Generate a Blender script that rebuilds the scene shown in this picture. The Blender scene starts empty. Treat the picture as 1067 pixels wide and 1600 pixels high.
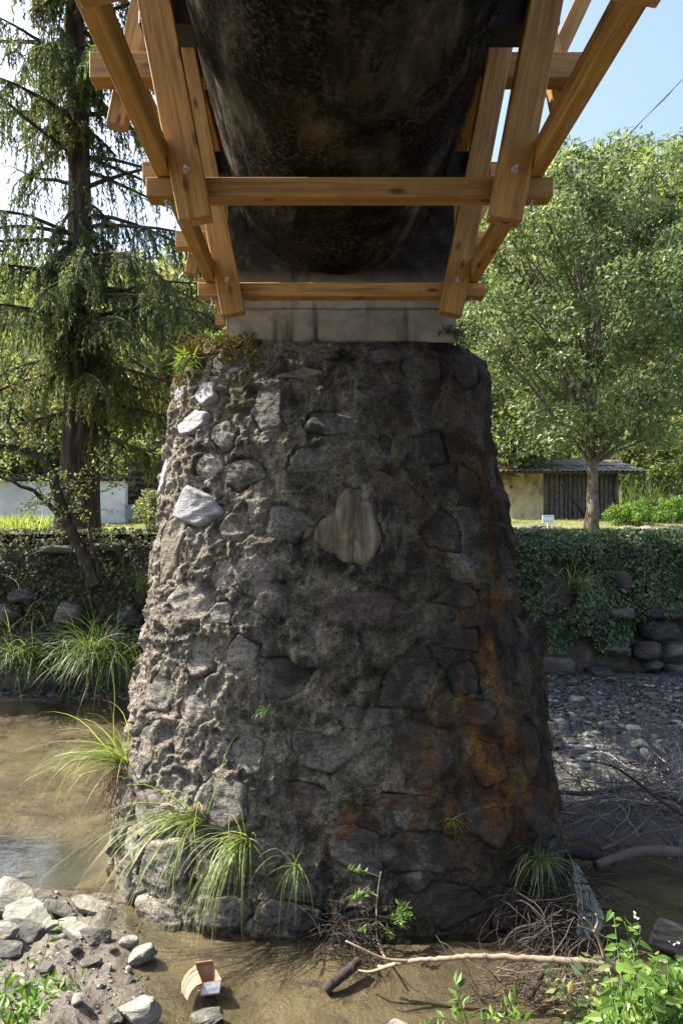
import bpy, bmesh, math, random
import numpy as np
from mathutils import Vector, Matrix
S = bpy.context.scene
COL = S.collection
random.seed(7)
RNG = np.random.default_rng(11)

# ------------------------------------------------------------------ camera, sky, sun, exposure
EYE = 2.3
FPX = 1000.0
VPX, VPY = 504.0, 838.0
cam_d = bpy.data.cameras.new('camera')
cam = bpy.data.objects.new('camera', cam_d); COL.objects.link(cam)
cam.location = (0, 0, EYE)
cam.rotation_euler = (math.radians(90), 0, 0)
cam_d.sensor_fit = 'VERTICAL'; cam_d.sensor_height = 36.0
cam_d.lens = 36.0 * FPX / 1600.0
cam_d.shift_x = (533.5 - VPX) / 1600.0
cam_d.shift_y = (VPY - 800.0) / 1600.0
cam_d.clip_start = 0.05; cam_d.clip_end = 2000
S.camera = cam

SUN = Vector((-0.62, 0.20, 0.74)).normalized()
elev = math.asin(SUN.z)
azim = math.atan2(SUN.x, SUN.y)
world = bpy.data.worlds.new('World'); S.world = world; world.use_nodes = True
wn = world.node_tree
bg = wn.nodes['Background']
sky = wn.nodes.new('ShaderNodeTexSky'); sky.sky_type = 'NISHITA'
sky.sun_disc = False; sky.sun_elevation = elev; sky.sun_rotation = azim
sky.air_density = 1.0; sky.dust_density = 4.5; sky.ozone_density = 1.6; sky.altitude = 200
wn.links.new(sky.outputs[0], bg.inputs[0]); bg.inputs[1].default_value = 0.15
sun_d = bpy.data.lights.new('sun', 'SUN'); sun_d.energy = 5.0; sun_d.angle = math.radians(0.55)
sun_d.color = (1.0, 0.94, 0.84)
sun_o = bpy.data.objects.new('sun', sun_d); COL.objects.link(sun_o)
sun_o.rotation_euler = SUN.to_track_quat('Z', 'Y').to_euler()
S.view_settings.view_transform = 'Standard'; S.view_settings.look = 'None'
S.view_settings.exposure = 1.55; S.view_settings.gamma = 1.0
S.view_settings.use_curve_mapping = False
S.render.engine = 'CYCLES'
S.cycles.max_bounces = 7; S.cycles.diffuse_bounces = 4; S.cycles.glossy_bounces = 3
S.cycles.transmission_bounces = 5; S.cycles.transparent_max_bounces = 8
S.cycles.caustics_reflective = False; S.cycles.caustics_refractive = False
try:
    S.cycles.use_denoising = True
except Exception:
    pass

def P(px, py, d):
    return np.array([(px - VPX) * d / FPX, d, EYE + (VPY - py) * d / FPX])
def PZ(px, py, z=0.0):
    d = (EYE - z) * FPX / (py - VPY)
    return P(px, py, d)

# ------------------------------------------------------------------ numpy noise
def _h(ix, iy, iz, seed):
    h = (ix.astype(np.uint32) * np.uint32(374761393) + iy.astype(np.uint32) * np.uint32(668265263)
         + iz.astype(np.uint32) * np.uint32(2147483647) + np.uint32((seed * 144665 + 1013) & 0xffffffff))
    h = (h ^ (h >> np.uint32(13))) * np.uint32(1274126177)
    h = (h ^ (h >> np.uint32(16))) * np.uint32(2246822519)
    h = h ^ (h >> np.uint32(15))
    return h.astype(np.float64) / 4294967295.0
def vn(p, seed=0):
    p = np.asarray(p, float)
    i = np.floor(p).astype(np.int64); f = p - i
    f = f * f * f * (f * (f * 6 - 15) + 10)
    r = 0
    for dx in (0, 1):
        wx = f[:, 0] if dx else 1 - f[:, 0]
        for dy in (0, 1):
            wy = f[:, 1] if dy else 1 - f[:, 1]
            for dz in (0, 1):
                wz = f[:, 2] if dz else 1 - f[:, 2]
                r = r + wx * wy * wz * _h(i[:, 0] + dx, i[:, 1] + dy, i[:, 2] + dz, seed)
    return r * 2 - 1
def fbm(p, o=4, seed=0, gain=0.5):
    p = np.asarray(p, float); a = 1.0; r = 0; t = 0
    for k in range(o):
        r = r + a * vn(p * (2.03 ** k) + k * 17.3, seed + k); t += a; a *= gain
    return r / t
def ridge(p, o=4, seed=0):
    p = np.asarray(p, float); a = 1.0; r = 0; t = 0
    for k in range(o):
        r = r + a * (1 - 2 * np.abs(vn(p * (2.1 ** k) + k * 9.7, seed + k))); t += a; a *= 0.5
    return r / t
def sst(a, b, x):
    t = np.clip((x - a) / (b - a), 0, 1); return t * t * (3 - 2 * t)

# ------------------------------------------------------------------ mesh helpers
def mesh_np(name, V, F, mat=None, smooth=True, mats=None, midx=None):
    me = bpy.data.meshes.new(name)
    V = np.asarray(V, float)
    Fs = F if isinstance(F, list) else [F]
    Fs = [np.asarray(f, np.int64) for f in Fs if len(f)]
    me.vertices.add(len(V)); me.vertices.foreach_set('co', V.astype(np.float32).ravel())
    loops = np.concatenate([f.ravel() for f in Fs]).astype(np.int32)
    tot = np.concatenate([np.full(len(f), f.shape[1]) for f in Fs])
    start = np.concatenate([[0], np.cumsum(tot)[:-1]]).astype(np.int32)
    me.loops.add(len(loops)); me.loops.foreach_set('vertex_index', loops)
    me.polygons.add(len(tot)); me.polygons.foreach_set('loop_start', start)
    me.polygons.foreach_set('use_smooth', np.full(len(tot), smooth))
    for m in (mats or ([mat] if mat else [])):
        me.materials.append(m)
    if midx is not None:
        me.polygons.foreach_set('material_index', np.asarray(midx, np.int32))
    me.update(calc_edges=True); me.validate()
    return me

LOC = {}
def setp(o, label=None, cat=None, group=None, kind=None):
    if label: o['label'] = label
    if cat: o['category'] = cat
    if group: o['group'] = group
    if kind: o['kind'] = kind
    return o
def thing(name, label, cat, loc=(0, 0, 0), group=None):
    o = bpy.data.objects.new(name, None); COL.objects.link(o)
    o.empty_display_size = 0.1
    o.location = loc; LOC[o.name] = np.array(loc, float)
    return setp(o, label, cat, group)
def part(name, V, F, mat, parent, smooth=True, label=None, kind=None):
    """vertices in world coordinates; child of an unrotated thing"""
    base = LOC[parent.name]
    o = bpy.data.objects.new(name, mesh_np(name, np.asarray(V, float) - base, F, mat, smooth))
    COL.objects.link(o); o.parent = parent; LOC[o.name] = base
    if label: o['label'] = label
    if kind: o['kind'] = kind
    return o
def solo(name, V, F, mat, label=None, cat=None, group=None, kind=None, smooth=True, origin=None):
    V = np.asarray(V, float)
    if origin is None:
        origin = (0, 0, 0) if kind in ('structure', 'stuff') else (V[:, 0].mean(), V[:, 1].mean(), V[:, 2].min())
    origin = np.array(origin, float)
    o = bpy.data.objects.new(name, mesh_np(name, V - origin, F, mat, smooth))
    COL.objects.link(o); o.location = origin; LOC[o.name] = origin
    return setp(o, label, cat, group, kind)
def grid_faces(nu, nv, closed_u=False):
    i = np.arange(nu if closed_u else nu - 1); j = np.arange(nv - 1)
    I, J = np.meshgrid(i, j, indexing='ij'); I = I.ravel(); J = J.ravel(); I2 = (I + 1) % nu
    return np.stack([I * nv + J, I2 * nv + J, I2 * nv + J + 1, I * nv + J + 1], 1)
def join(parts):
    Vs = []; Qs = []; Ts = []; n = 0
    for V, F in parts:
        V = np.asarray(V, float)
        for f in (F if isinstance(F, list) else [F]):
            f = np.asarray(f)
            if len(f) == 0: continue
            (Qs if f.shape[1] == 4 else Ts).append(f + n)
        Vs.append(V); n += len(V)
    out = []
    if Qs: out.append(np.concatenate(Qs))
    if Ts: out.append(np.concatenate(Ts))
    return np.concatenate(Vs), out
def box(c, s):
    c = np.array(c, float); s = np.array(s, float) / 2
    v = np.array([[x, y, z] for x in (-1, 1) for y in (-1, 1) for z in (-1, 1)]) * s + c
    f = np.array([[0, 1, 3, 2], [4, 6, 7, 5], [0, 4, 5, 1], [2, 3, 7, 6], [0, 2, 6, 4], [1, 5, 7, 3]])
    return v, f
def xform(VF, M):
    V, F = VF
    M = np.array(M); return V @ M[:3, :3].T + M[:3, 3], F
def tube(pts, rad, sides=6, cap=True):
    pts = np.asarray(pts, float); n = len(pts)
    rad = np.full(n, rad, float) if np.isscalar(rad) else np.asarray(rad, float)
    t = np.gradient(pts, axis=0); t /= np.linalg.norm(t, axis=1)[:, None] + 1e-9
    ref = np.array([0, 0, 1.0]) if abs(t[0, 2]) < 0.8 else np.array([1.0, 0, 0])
    a = np.cross(t, ref); a /= np.linalg.norm(a, axis=1)[:, None] + 1e-9
    b = np.cross(t, a)
    th = np.arange(sides) * 2 * math.pi / sides
    V = pts[None] + rad[None, :, None] * (np.cos(th)[:, None, None] * a[None] + np.sin(th)[:, None, None] * b[None])
    V = V.reshape(-1, 3)
    F = grid_faces(sides, n, True)
    if cap:
        V = np.concatenate([V, pts[[0, -1]]]); k = sides * n
        i = np.arange(sides); i2 = (i + 1) % sides
        T = np.concatenate([np.stack([i2 * n, i * n, np.full(sides, k)], 1),
                            np.stack([i * n + n - 1, i2 * n + n - 1, np.full(sides, k + 1)], 1)])
        return V, [F, T]
    return V, [F]
def unit(v):
    v = np.asarray(v, float)
    return v / (np.linalg.norm(v, axis=-1, keepdims=True) + 1e-9)
def wander(p0, d0, length, n, jit, droop=0.0, rng=RNG):
    p = np.array(p0, float); d = unit(d0); out = [p.copy()]
    for k in range(n):
        d = unit(d + rng.normal(0, jit, 3) + np.array([0, 0, -droop]))
        p = p + d * length / n; out.append(p.copy())
    return np.array(out)
def leaves(C, D, N, L, W, fold=0.15):
    """one folded rhombus per leaf: centres C, long axis D, normal N"""
    C = np.asarray(C, float); n = len(C)
    D = unit(D); B = unit(np.cross(D, N)); N = unit(np.cross(B, D))
    L = np.broadcast_to(np.asarray(L, float), (n,))[:, None]; W = np.broadcast_to(np.asarray(W, float), (n,))[:, None]
    v0 = C - D * L * 0.5; v2 = C + D * L * 0.5
    v1 = C + B * W * 0.5 - N * W * fold - D * L * 0.06; v3 = C - B * W * 0.5 - N * W * fold - D * L * 0.06
    V = np.stack([v0, v1, v2, v3], 1).reshape(-1, 3)
    i = np.arange(n)[:, None] * 4
    return V, np.concatenate([i + [[0, 1, 2]], i + [[0, 2, 3]]])
def blades(O, D0, L, W, droop, segs=6, rng=RNG, curl=0.05):
    """arching grass blades: origins O, start directions D0"""
    O = np.asarray(O, float); n = len(O); d = unit(D0)
    L = np.broadcast_to(np.asarray(L, float), (n,)); droop = np.broadcast_to(np.asarray(droop, float), (n,))
    side = unit(np.cross(d, np.array([0, 0, 1.0]) + rng.normal(0, .3, (n, 3))))
    p = O.copy(); rows = []
    for k in range(segs + 1):
        w = W * (1 - (k / segs) ** 1.6) * (0.6 + 0.4 * min(1, k / 1.5)) + 0.0004
        rows.append(np.stack([p - side * w / 2, p + side * w / 2], 1))
        d = unit(d + np.stack([np.zeros(n), np.zeros(n), -droop / segs * (0.6 + k / segs)], 1) + rng.normal(0, curl, (n, 3)))
        p = p + d * (L / segs)[:, None]
    V = np.stack(rows, 1)
    m = (segs + 1) * 2
    i = np.arange(n)[:, None, None] * m; k = np.arange(segs)[None, :, None] * 2
    F = (i + k + np.array([[[0, 1, 3, 2]]])).reshape(-1, 4)
    return V.reshape(-1, 3), F
def ico(sub):
    bm = bmesh.new(); bmesh.ops.create_icosphere(bm, subdivisions=sub, radius=1)
    V = np.array([v.co[:] for v in bm.verts]); F = np.array([[v.index for v in f.verts] for f in bm.faces]); bm.free()
    return V, F
ICO = {k: ico(k) for k in (2, 3, 4)}
def rock(c, size, rot=0.0, tilt=0.0, seed=0, sub=3, planes=11, rough=0.035):
    """angular slate lump: directions clipped by random planes"""
    r = np.random.default_rng(seed)
    D, F = ICO[sub]
    n = unit(r.normal(0, 1, (planes, 3))); h = r.uniform(0.62, 0.95, planes)
    n = np.concatenate([n, [[0, 0, 1], [0, 0, -1], [1, 0, 0.1], [-1, 0.1, 0]]]); h = np.concatenate([h, [.8, .8, .95, .95]])
    dots = np.maximum(D @ n.T, 1e-3)
    rad = np.min(h[None] / dots, axis=1)
    rad = np.minimum(rad, 1.25)
    V = D * rad[:, None]
    V = V + D * (fbm(V * 2.5 + seed, 3, seed)[:, None] * rough * 2)
    lay = fbm(np.stack([V[:, 0] * 1.2, V[:, 1] * 1.2, V[:, 2] * 9 + seed], 1), 3, seed + 5)
    V[:, :2] *= (1 + lay * rough * 1.3)[:, None]
    V = V * np.array(size) / 2
    cz, sz = math.cos(rot), math.sin(rot); ct, st = math.cos(tilt), math.sin(tilt)
    R = np.array([[cz, -sz, 0], [sz, cz, 0], [0, 0, 1]]) @ np.array([[ct, 0, st], [0, 1, 0], [-st, 0, ct]])
    return V @ R.T + np.array(c), F

# ------------------------------------------------------------------ material helpers
class MT:
    def __init__(s, name):
        s.m = bpy.data.materials.new(name); s.m.use_nodes = True
        s.t = s.m.node_tree; s.n = s.t.nodes; s.l = s.t.links
        s.n.clear(); s.out = s.n.new('ShaderNodeOutputMaterial')
    def put(s, sock, v):
        if isinstance(v, bpy.types.NodeSocket): s.l.new(v, sock)
        elif v is not None:
            if isinstance(v, (tuple, list)) and len(v) == 3 and sock.type == 'RGBA': v = (*v, 1)
            sock.default_value = v
    def nd(s, typ, ins=None, **attr):
        n = s.n.new('ShaderNode' + typ)
        for k, v in attr.items(): setattr(n, k, v)
        for k, v in (ins or {}).items(): s.put(n.inputs[k], v)
        return n
    def pos(s): return s.nd('NewGeometry').outputs['Position']
    def obj(s): return s.nd('TexCoord').outputs['Object']
    def rnd(s): return s.nd('ObjectInfo').outputs['Random']
    def isl(s): return s.nd('NewGeometry').outputs['Random Per Island']
    def mapv(s, v, scale=(1, 1, 1), loc=(0, 0, 0), rot=(0, 0, 0)):
        return s.nd('Mapping', {'Vector': v, 'Scale': scale, 'Location': loc, 'Rotation': rot}).outputs[0]
    def noise(s, v, scale, detail=6, rough=0.6, dist=0.0):
        return s.nd('TexNoise', {'Vector': v, 'Scale': scale, 'Detail': detail, 'Roughness': rough, 'Distortion': dist}).outputs[0]
    def vor(s, v, scale, feature='F1', out=0):
        return s.nd('TexVoronoi', {'Vector': v, 'Scale': scale}, feature=feature).outputs[out]
    def ramp(s, f, stops):
        n = s.nd('ValToRGB', {0: f}); e = n.color_ramp.elements
        while len(e) < len(stops): e.new(0.5)
        for i, (p, c) in enumerate(stops):
            e[i].position = p
            e[i].color = (c, c, c, 1) if np.isscalar(c) else (*c, 1)
        return n.outputs[0]
    def mix(s, f, a, b, mode='MIX'):
        n = s.nd('Mix', data_type='RGBA', blend_type=mode)
        s.put(n.inputs[0], f); s.put(n.inputs[6], a); s.put(n.inputs[7], b); return n.outputs[2]
    def math(s, op, a, b=None, c=None, clamp=False):
        n = s.nd('Math', operation=op, use_clamp=clamp); s.put(n.inputs[0], a)
        if b is not None: s.put(n.inputs[1], b)
        if c is not None: s.put(n.inputs[2], c)
        return n.outputs[0]
    def sep(s, v): return s.nd('SeparateXYZ', {0: v}).outputs
    def bump(s, h, strength=0.5, dist=0.02, normal=None):
        n = s.nd('Bump', {'Height': h, 'Strength': strength, 'Distance': dist})
        if normal: s.put(n.inputs['Normal'], normal)
        return n.outputs[0]
    def pbr(s, col, rough=0.8, normal=None, spec=0.3, metal=0.0):
        n = s.nd('BsdfPrincipled', {'Base Color': col, 'Roughness': rough, 'Metallic': metal, 'Specular IOR Level': spec})
        if normal: s.put(n.inputs['Normal'], normal)
        return n.outputs[0]
    def done(s, sh): s.l.new(sh, s.out.inputs['Surface']); return s.m

def leaf_mat(name, stops, trans=0.4, rough=0.5, spec=0.3, tint=(1.25, 1.2, 0.55)):
    m = MT(name); c = m.ramp(m.isl(), stops)
    sh = m.pbr(c, rough, spec=spec)
    tr = m.nd('BsdfTranslucent', {'Color': m.mix(1.0, c, tint, 'MULTIPLY')}).outputs[0]
    mx = m.nd('MixShader', {0: trans, 1: sh, 2: tr}).outputs[0]
    return m.done(mx)
def flat_mat(name, col, rough=0.7, var=0.25, scale=8, spec=0.3, metal=0.0, bump=0.0):
    m = MT(name); o = m.obj(); n = m.noise(o, scale)
    f = m.ramp(n, [(0.3, 1 - var), (0.7, 1 + var)])
    c = m.mix(1.0, col, f, 'MULTIPLY')
    return m.done(m.pbr(c, rough, m.bump(m.noise(o, scale * 3), bump, 0.01) if bump else None, spec, metal))

# stains and painted light shared by the pier's mortar and stones: orange algae bands on the right flank, moss at the top corner
def pier_stains_light(m, p, c):
    x, y, z = m.sep(p)
    n1 = m.noise(m.mapv(p, (1.3, 1.3, .42)), 2.6, 6, .62, .8)
    # rust-coloured lichen, right part
    mx = m.ramp(m.math('MULTIPLY_ADD', x, 0.5, 0.30), [(0.55, 0.0), (0.74, 1.0)])
    mz = m.ramp(m.math('MULTIPLY', z, 0.28), [(0.10, 0.1), (0.2, 1), (0.52, 1), (0.85, .25)])
    low_ = m.math('MULTIPLY', m.ramp(m.math('MULTIPLY', z, .5), [(.20, 0), (.27, 1), (.36, 1), (.46, 0)]), m.ramp(m.math('MULTIPLY_ADD', x, .4, .3), [(.18, 0), (.32, 1)]))
    o = m.math('MULTIPLY', m.ramp(n1, [(0.47, 0), (0.56, 1)]), m.math('MAXIMUM', m.math('MULTIPLY', mx, mz), m.math('MULTIPLY', low_, .8)))
    n2 = m.noise(p, 14, 6, .7)
    orange = m.math('MULTIPLY', o, m.ramp(n2, [(0.36, 0.0), (0.56, 1)]))
    # black growth, thinned on the left to paint the sunlit flank brighter
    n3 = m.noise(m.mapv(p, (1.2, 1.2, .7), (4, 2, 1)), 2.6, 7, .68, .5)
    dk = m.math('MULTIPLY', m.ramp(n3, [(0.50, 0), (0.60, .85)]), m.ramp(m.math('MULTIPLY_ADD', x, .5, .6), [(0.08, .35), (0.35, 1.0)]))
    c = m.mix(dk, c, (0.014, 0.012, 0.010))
    sh_ = m.math('MULTIPLY', m.ramp(m.math('MULTIPLY_ADD', x, 0.4, 0.3), [(0.36, 0.0), (0.62, 1.0)]), m.ramp(m.noise(m.mapv(p, (1, 1, .8), (9, 3, 1)), 3.3, 8, .7, .4), [(0.34, .3), (0.58, .95)]))  # brown-black tone, stronger towards the right side
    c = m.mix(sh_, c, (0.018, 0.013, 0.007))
    c = m.mix(m.math('MULTIPLY', orange, .85), c, m.ramp(m.noise(p, 5, 5), [(.4, (0.10, 0.036, 0.005)), (.6, (0.27, 0.115, 0.012))]))
    lit_left = m.math('MULTIPLY', m.ramp(m.math('MULTIPLY_ADD', x, -.6, 0.0), [(0.12, 0), (0.45, 1)]), m.ramp(m.noise(p, 7, 10, .76, .4), [(0.42, 0), (0.58, .75)]))  # sunlit brightness of the left flank painted into the colour
    c = m.mix(lit_left, c, (0.43, 0.38, 0.31))
    gr = m.noise(p, 48, 9, .8)
    c = m.mix(m.ramp(gr, [(0.39, .85), (0.51, 0)]), c, (0.012, 0.011, 0.009))
    return c
def mortar_mat():
    m = MT('rubble_mortar'); p = m.pos()
    n = m.noise(p, 5, 8, .66, .4)
    c = m.ramp(n, [(0.3, (0.028, 0.022, 0.013)), (0.45, (0.095, 0.081, 0.051)), (0.58, (0.21, 0.182, 0.122)), (0.72, (0.40, 0.36, 0.265))])
    stk = m.noise(m.mapv(p, (3.2, 1, .5), (2.2, 0, 0)), 1.6, 7, .68, .5)
    c = m.mix(m.ramp(stk, [(0.52, 0), (0.66, .75)]), c, (0.33, 0.315, 0.27))
    sp = m.vor(p, 90, out=0)
    c = m.mix(m.ramp(sp, [(0.12, 0.6), (0.4, 0.0)]), c, (0.26, 0.235, 0.19))
    c = pier_stains_light(m, p, c)
    # moss at the top left corner
    x, y, z = m.sep(p)
    mo = m.math('MULTIPLY', m.ramp(m.math('MULTIPLY_ADD', z, 1.0, -2.7), [(0.25, 0), (0.8, 1)]), m.ramp(m.math('MULTIPLY_ADD', x, -1.0, 0.0), [(0.25, 0), (0.6, 1)]))
    mo = m.math('MULTIPLY', mo, m.ramp(m.noise(p, 9, 6, .7), [(0.42, 0), (0.58, 1)]))
    c = m.mix(mo, c, (0.085, 0.075, 0.012))
    h = m.math('ADD', m.noise(p, 16, 12, .78), m.math('MULTIPLY', m.vor(p, 70), .35))
    return m.done(m.pbr(c, .92, m.bump(h, 1.0, .05), .2))
def stone_mat(name, c0, c1, c2, stain=True, scale=1.0, stri=5.0, smear=True):
    m = MT(name); o = m.obj(); p = m.pos()
    ri = m.rnd()
    rot = m.nd('CombineXYZ', {0: m.math('MULTIPLY', ri, 2.1), 1: m.math('MULTIPLY_ADD', ri, 3.0, -1.5), 2: m.math('MULTIPLY', ri, 1.3)}).outputs[0]
    q = m.nd('Mapping', {'Vector': p, 'Rotation': rot, 'Scale': (1, 1.2, stri)}).outputs[0]
    n = m.noise(q, 4.5 * scale, 8, .65, .5)
    c = m.ramp(n, [(0.3, c0), (0.5, c1), (0.72, c2)])
    c = m.mix(m.ramp(m.noise(p, 11, 7, .7), [(0.45, 0), (0.7, .55)]), c, tuple(x * .45 for x in c1))
    c = m.mix(m.ramp(m.noise(p, 37, 5, .7), [(0.6, 0), (0.75, .5)]), c, (0.3, 0.28, 0.23))
    if smear:
        sm_ = m.ramp(m.noise(p, 5, 11, .76, .6), [(0.46, 0), (0.55, .9)])
        c = m.mix(sm_, c, m.ramp(m.noise(p, 9, 8, .7), [(0.3, (0.06, 0.05, 0.036)), (0.55, (0.15, 0.13, 0.095)), (0.75, (0.26, 0.23, 0.18))]))
    if stain: c = pier_stains_light(m, p, c)
    h = m.math('ADD', n, m.math('MULTIPLY', m.noise(p, 24, 11, .76), .7))
    return m.done(m.pbr(c, .8, m.bump(h, 1.0, .035), .3))
M = {}
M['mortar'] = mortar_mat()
M['pale_slate'] = stone_mat('pale_slate', (.18, .178, .18), (.34, .335, .335), (.48, .47, .465), False, 1.0, 5.0, False)
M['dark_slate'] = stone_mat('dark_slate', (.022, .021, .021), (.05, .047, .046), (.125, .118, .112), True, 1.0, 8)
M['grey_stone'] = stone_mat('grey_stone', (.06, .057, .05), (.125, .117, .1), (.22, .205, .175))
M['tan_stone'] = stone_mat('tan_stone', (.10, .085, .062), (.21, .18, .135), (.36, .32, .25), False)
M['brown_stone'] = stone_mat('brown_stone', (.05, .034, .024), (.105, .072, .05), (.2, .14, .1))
def streak_mat():
    m = MT('streaked_stone'); p = m.pos()
    n = m.noise(m.mapv(p, (7, 3, .9), rot=(0, .12, 0)), 2.6, 9, .7, .8)
    c = m.ramp(n, [(0.3, (.04, .03, .02)), (0.45, (.13, .098, .062)), (0.58, (.25, .205, .14)), (0.72, (.42, .38, .29))])
    c = m.mix(m.ramp(m.noise(p, 6, 9, .72), [(0.5, 0), (0.62, .6)]), c, (.11, .1, .075))
    h = m.math('ADD', m.math('MULTIPLY', n, 1.6), m.math('MULTIPLY', m.noise(p, 26, 9, .75), .5))
    return m.done(m.pbr(c, .85, m.bump(h, 1.0, .05), .25))
M['streaked_stone'] = streak_mat()
M['rust_stone'] = stone_mat('rust_stone', (.028, .014, .006), (.06, .028, .009), (.11, .05, .014))
M['bank_stone'] = stone_mat('bank_stone', (.05, .047, .04), (.11, .103, .088), (.2, .188, .16), False, 1.5, 4, False)
M['bank_dark'] = stone_mat('bank_dark', (.022, .021, .02), (.055, .052, .047), (.12, .115, .1), False, 1.5, 4, False)
M['bank_brown'] = stone_mat('bank_brown', (.055, .038, .027), (.115, .082, .06), (.2, .15, .115), False, 1.5, 4, False)
M['river_rock'] = stone_mat('river_rock', (.15, .138, .108), (.32, .30, .25), (.48, .455, .39), False, 2.0, 5.0, False)
M['wet_rock'] = stone_mat('wet_rock', (.055, .051, .042), (.135, .127, .107), (.28, .265, .225), False, 2.0, 5.0, False)

def wood_mat(name, a, b, c, knots=True, rough=.62, upright=False):
    m = MT(name); o = m.obj(); r = m.rnd()
    off = m.nd('CombineXYZ', {0: m.math('MULTIPLY', r, 37.0), 1: m.math('MULTIPLY', r, 11.0), 2: m.math('MULTIPLY', r, 5.0)}).outputs[0]
    v = m.nd('VectorMath', {0: o, 1: off}, operation='ADD').outputs[0]
    st = m.mapv(v, (22, 22, 1.1) if upright else (1.1, 22, 22))
    n = m.noise(st, 2.2, 6, .6, .6)
    col = m.ramp(n, [(0.3, a), (0.5, b), (0.72, c)])
    lam = m.vor(m.mapv(v, (.25, 9, 9)), 1.0, out=1)
    col = m.mix(.16, col, m.ramp(lam, [(0.2, tuple(x * .6 for x in b)), (0.8, tuple(min(1, x * 1.5) for x in c))]))
    if knots:
        k = m.vor(m.mapv(v, (3.0, 8, 8)), 1.2)
        col = m.mix(m.ramp(k, [(0.06, .95), (0.12, .6), (0.18, 0)]), col, (0.10, 0.035, 0.012))
    col = m.mix(m.ramp(m.noise(v, 6, 5, .6), [(0.5, 0), (0.75, .35)]), col, tuple(x * .55 for x in a))
    hs = m.nd('HueSaturation', {'Color': col, 'Value': m.math('MULTIPLY_ADD', r, .3, .85)}).outputs[0]
    return m.done(m.pbr(hs, rough, m.bump(n, .18, .004), .3))
M['timber'] = wood_mat('larch_timber', (.18, .086, .021), (.33, .178, .046), (.48, .29, .088))
M['endgrain'] = wood_mat('timber_end', (.2, .1, .035), (.3, .16, .055), (.4, .23, .09), False)
M['old_plank'] = wood_mat('weathered_plank', (.04, .032, .025), (.11, .09, .07), (.2, .17, .135), False, .9, True)
M['black_paint'] = flat_mat('black_paint', (.018, .019, .022), .55, .2, 10)
M['steel'] = flat_mat('galvanised_steel', (.55, .54, .52), .35, .15, 30, .5, .9)
def flume_mat():
    m = MT('stained_concrete'); p = m.pos()
    n = m.noise(m.mapv(p, (1, .55, 1)), 3.2, 8, .66, .6)
    c = m.ramp(n, [(0.36, (0.010, 0.009, 0.007)), (0.5, (0.028, 0.025, 0.02)), (0.6, (0.085, 0.075, 0.056)), (0.74, (0.24, 0.215, 0.165))])
    b = m.noise(m.mapv(p, (1.6, .8, 1.6), (7, 0, 3)), 1.6, 7, .66, .4)
    c = m.mix(m.ramp(b, [(0.5, 0), (0.66, .75)]), c, (0.012, 0.011, 0.01))
    sp = m.noise(p, 42, 9, .8)
    c = m.mix(m.math('MULTIPLY', m.ramp(sp, [(0.5, 0), (0.62, 1)]), m.ramp(m.noise(p, 1.5, 6, .68, .6), [(.44, .05), (.6, .8)])), c, (0.19, 0.17, 0.13))
    h = m.math('ADD', m.noise(p, 20, 9, .72), m.math('MULTIPLY', m.noise(m.mapv(p, (1, .2, 1)), 8, 5), 1.2))
    return m.done(m.pbr(c, .95, m.bump(h, 1.0, .035), .0))
M['flume'] = flume_mat()
def cap_mat():
    m = MT('cast_concrete'); p = m.pos()
    n = m.noise(p, 4, 8, .66, .4)
    c = m.ramp(n, [(0.3, (0.17, 0.155, 0.125)), (0.5, (0.31, 0.285, 0.235)), (0.72, (0.42, 0.39, 0.33))])
    b = m.noise(m.mapv(p, (2.6, 1, .35), (1.65, 0, 0)), 1.5, 4, .55)
    c = m.mix(m.ramp(b, [(0.54, 0), (0.63, .9)]), c, (0.016, 0.015, 0.013))
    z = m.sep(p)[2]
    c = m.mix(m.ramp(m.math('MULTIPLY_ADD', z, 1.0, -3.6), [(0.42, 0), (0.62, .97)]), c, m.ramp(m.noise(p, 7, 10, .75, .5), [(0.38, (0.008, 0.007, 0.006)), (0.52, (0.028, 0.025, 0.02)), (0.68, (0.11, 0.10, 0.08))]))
    return m.done(m.pbr(c, .9, m.bump(m.noise(p, 30, 8, .7), .6, .012), .2))
M['cap'] = cap_mat()
def bark_mat(name, a, b, c, scale=6, zs=.18):
    m = MT(name); o = m.pos()
    n = m.noise(m.mapv(o, (1, 1, zs)), scale, 7, .65, .7)
    c_ = m.ramp(n, [(0.32, a), (0.5, b), (0.72, c)])
    c_ = m.mix(m.ramp(m.noise(o, 2.5, 4), [(0.5, 0), (0.7, .4)]), c_, (0.055, 0.065, 0.025))
    return m.done(m.pbr(c_, .95, m.bump(n, 1.0, .05), .15))
M['conifer_bark'] = bark_mat('conifer_bark', (.025, .018, .013), (.07, .052, .04), (.15, .12, .095), 9)
M['broad_bark'] = bark_mat('broadleaf_bark', (.07, .055, .042), (.15, .122, .095), (.24, .205, .16), 8, .5)
M['dark_bark'] = bark_mat('shrub_bark', (.02, .015, .011), (.05, .04, .028), (.1, .082, .058), 12, .4)
def twig_mat(name, a, b):
    m = MT(name); c = m.ramp(m.isl(), [(0, a), (1, b)])
    c = m.mix(m.ramp(m.noise(m.pos(), 30, 4), [(.4, 0), (.7, .5)]), c, tuple(x * .5 for x in a))
    return m.done(m.pbr(c, .9, None, .2))
M['twig'] = twig_mat('dry_twig', (.05, .038, .028), (.2, .165, .13))
M['dark_twig'] = twig_mat('dark_twig', (.018, .014, .011), (.075, .06, .047))
M['grey_twig'] = twig_mat('grey_twig', (.08, .07, .06), (.34, .31, .27))
M['branch'] = twig_mat('pale_branch', (.21, .165, .115), (.3, .24, .17))
M['leaf_camphor'] = leaf_mat('leaf_broad', [(0, (.085, .125, .055)), (.4, (.135, .19, .085)), (.8, (.20, .255, .12)), (1, (.32, .36, .2))], .52, .42, .5, (1.15, 1.15, .7))
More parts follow.
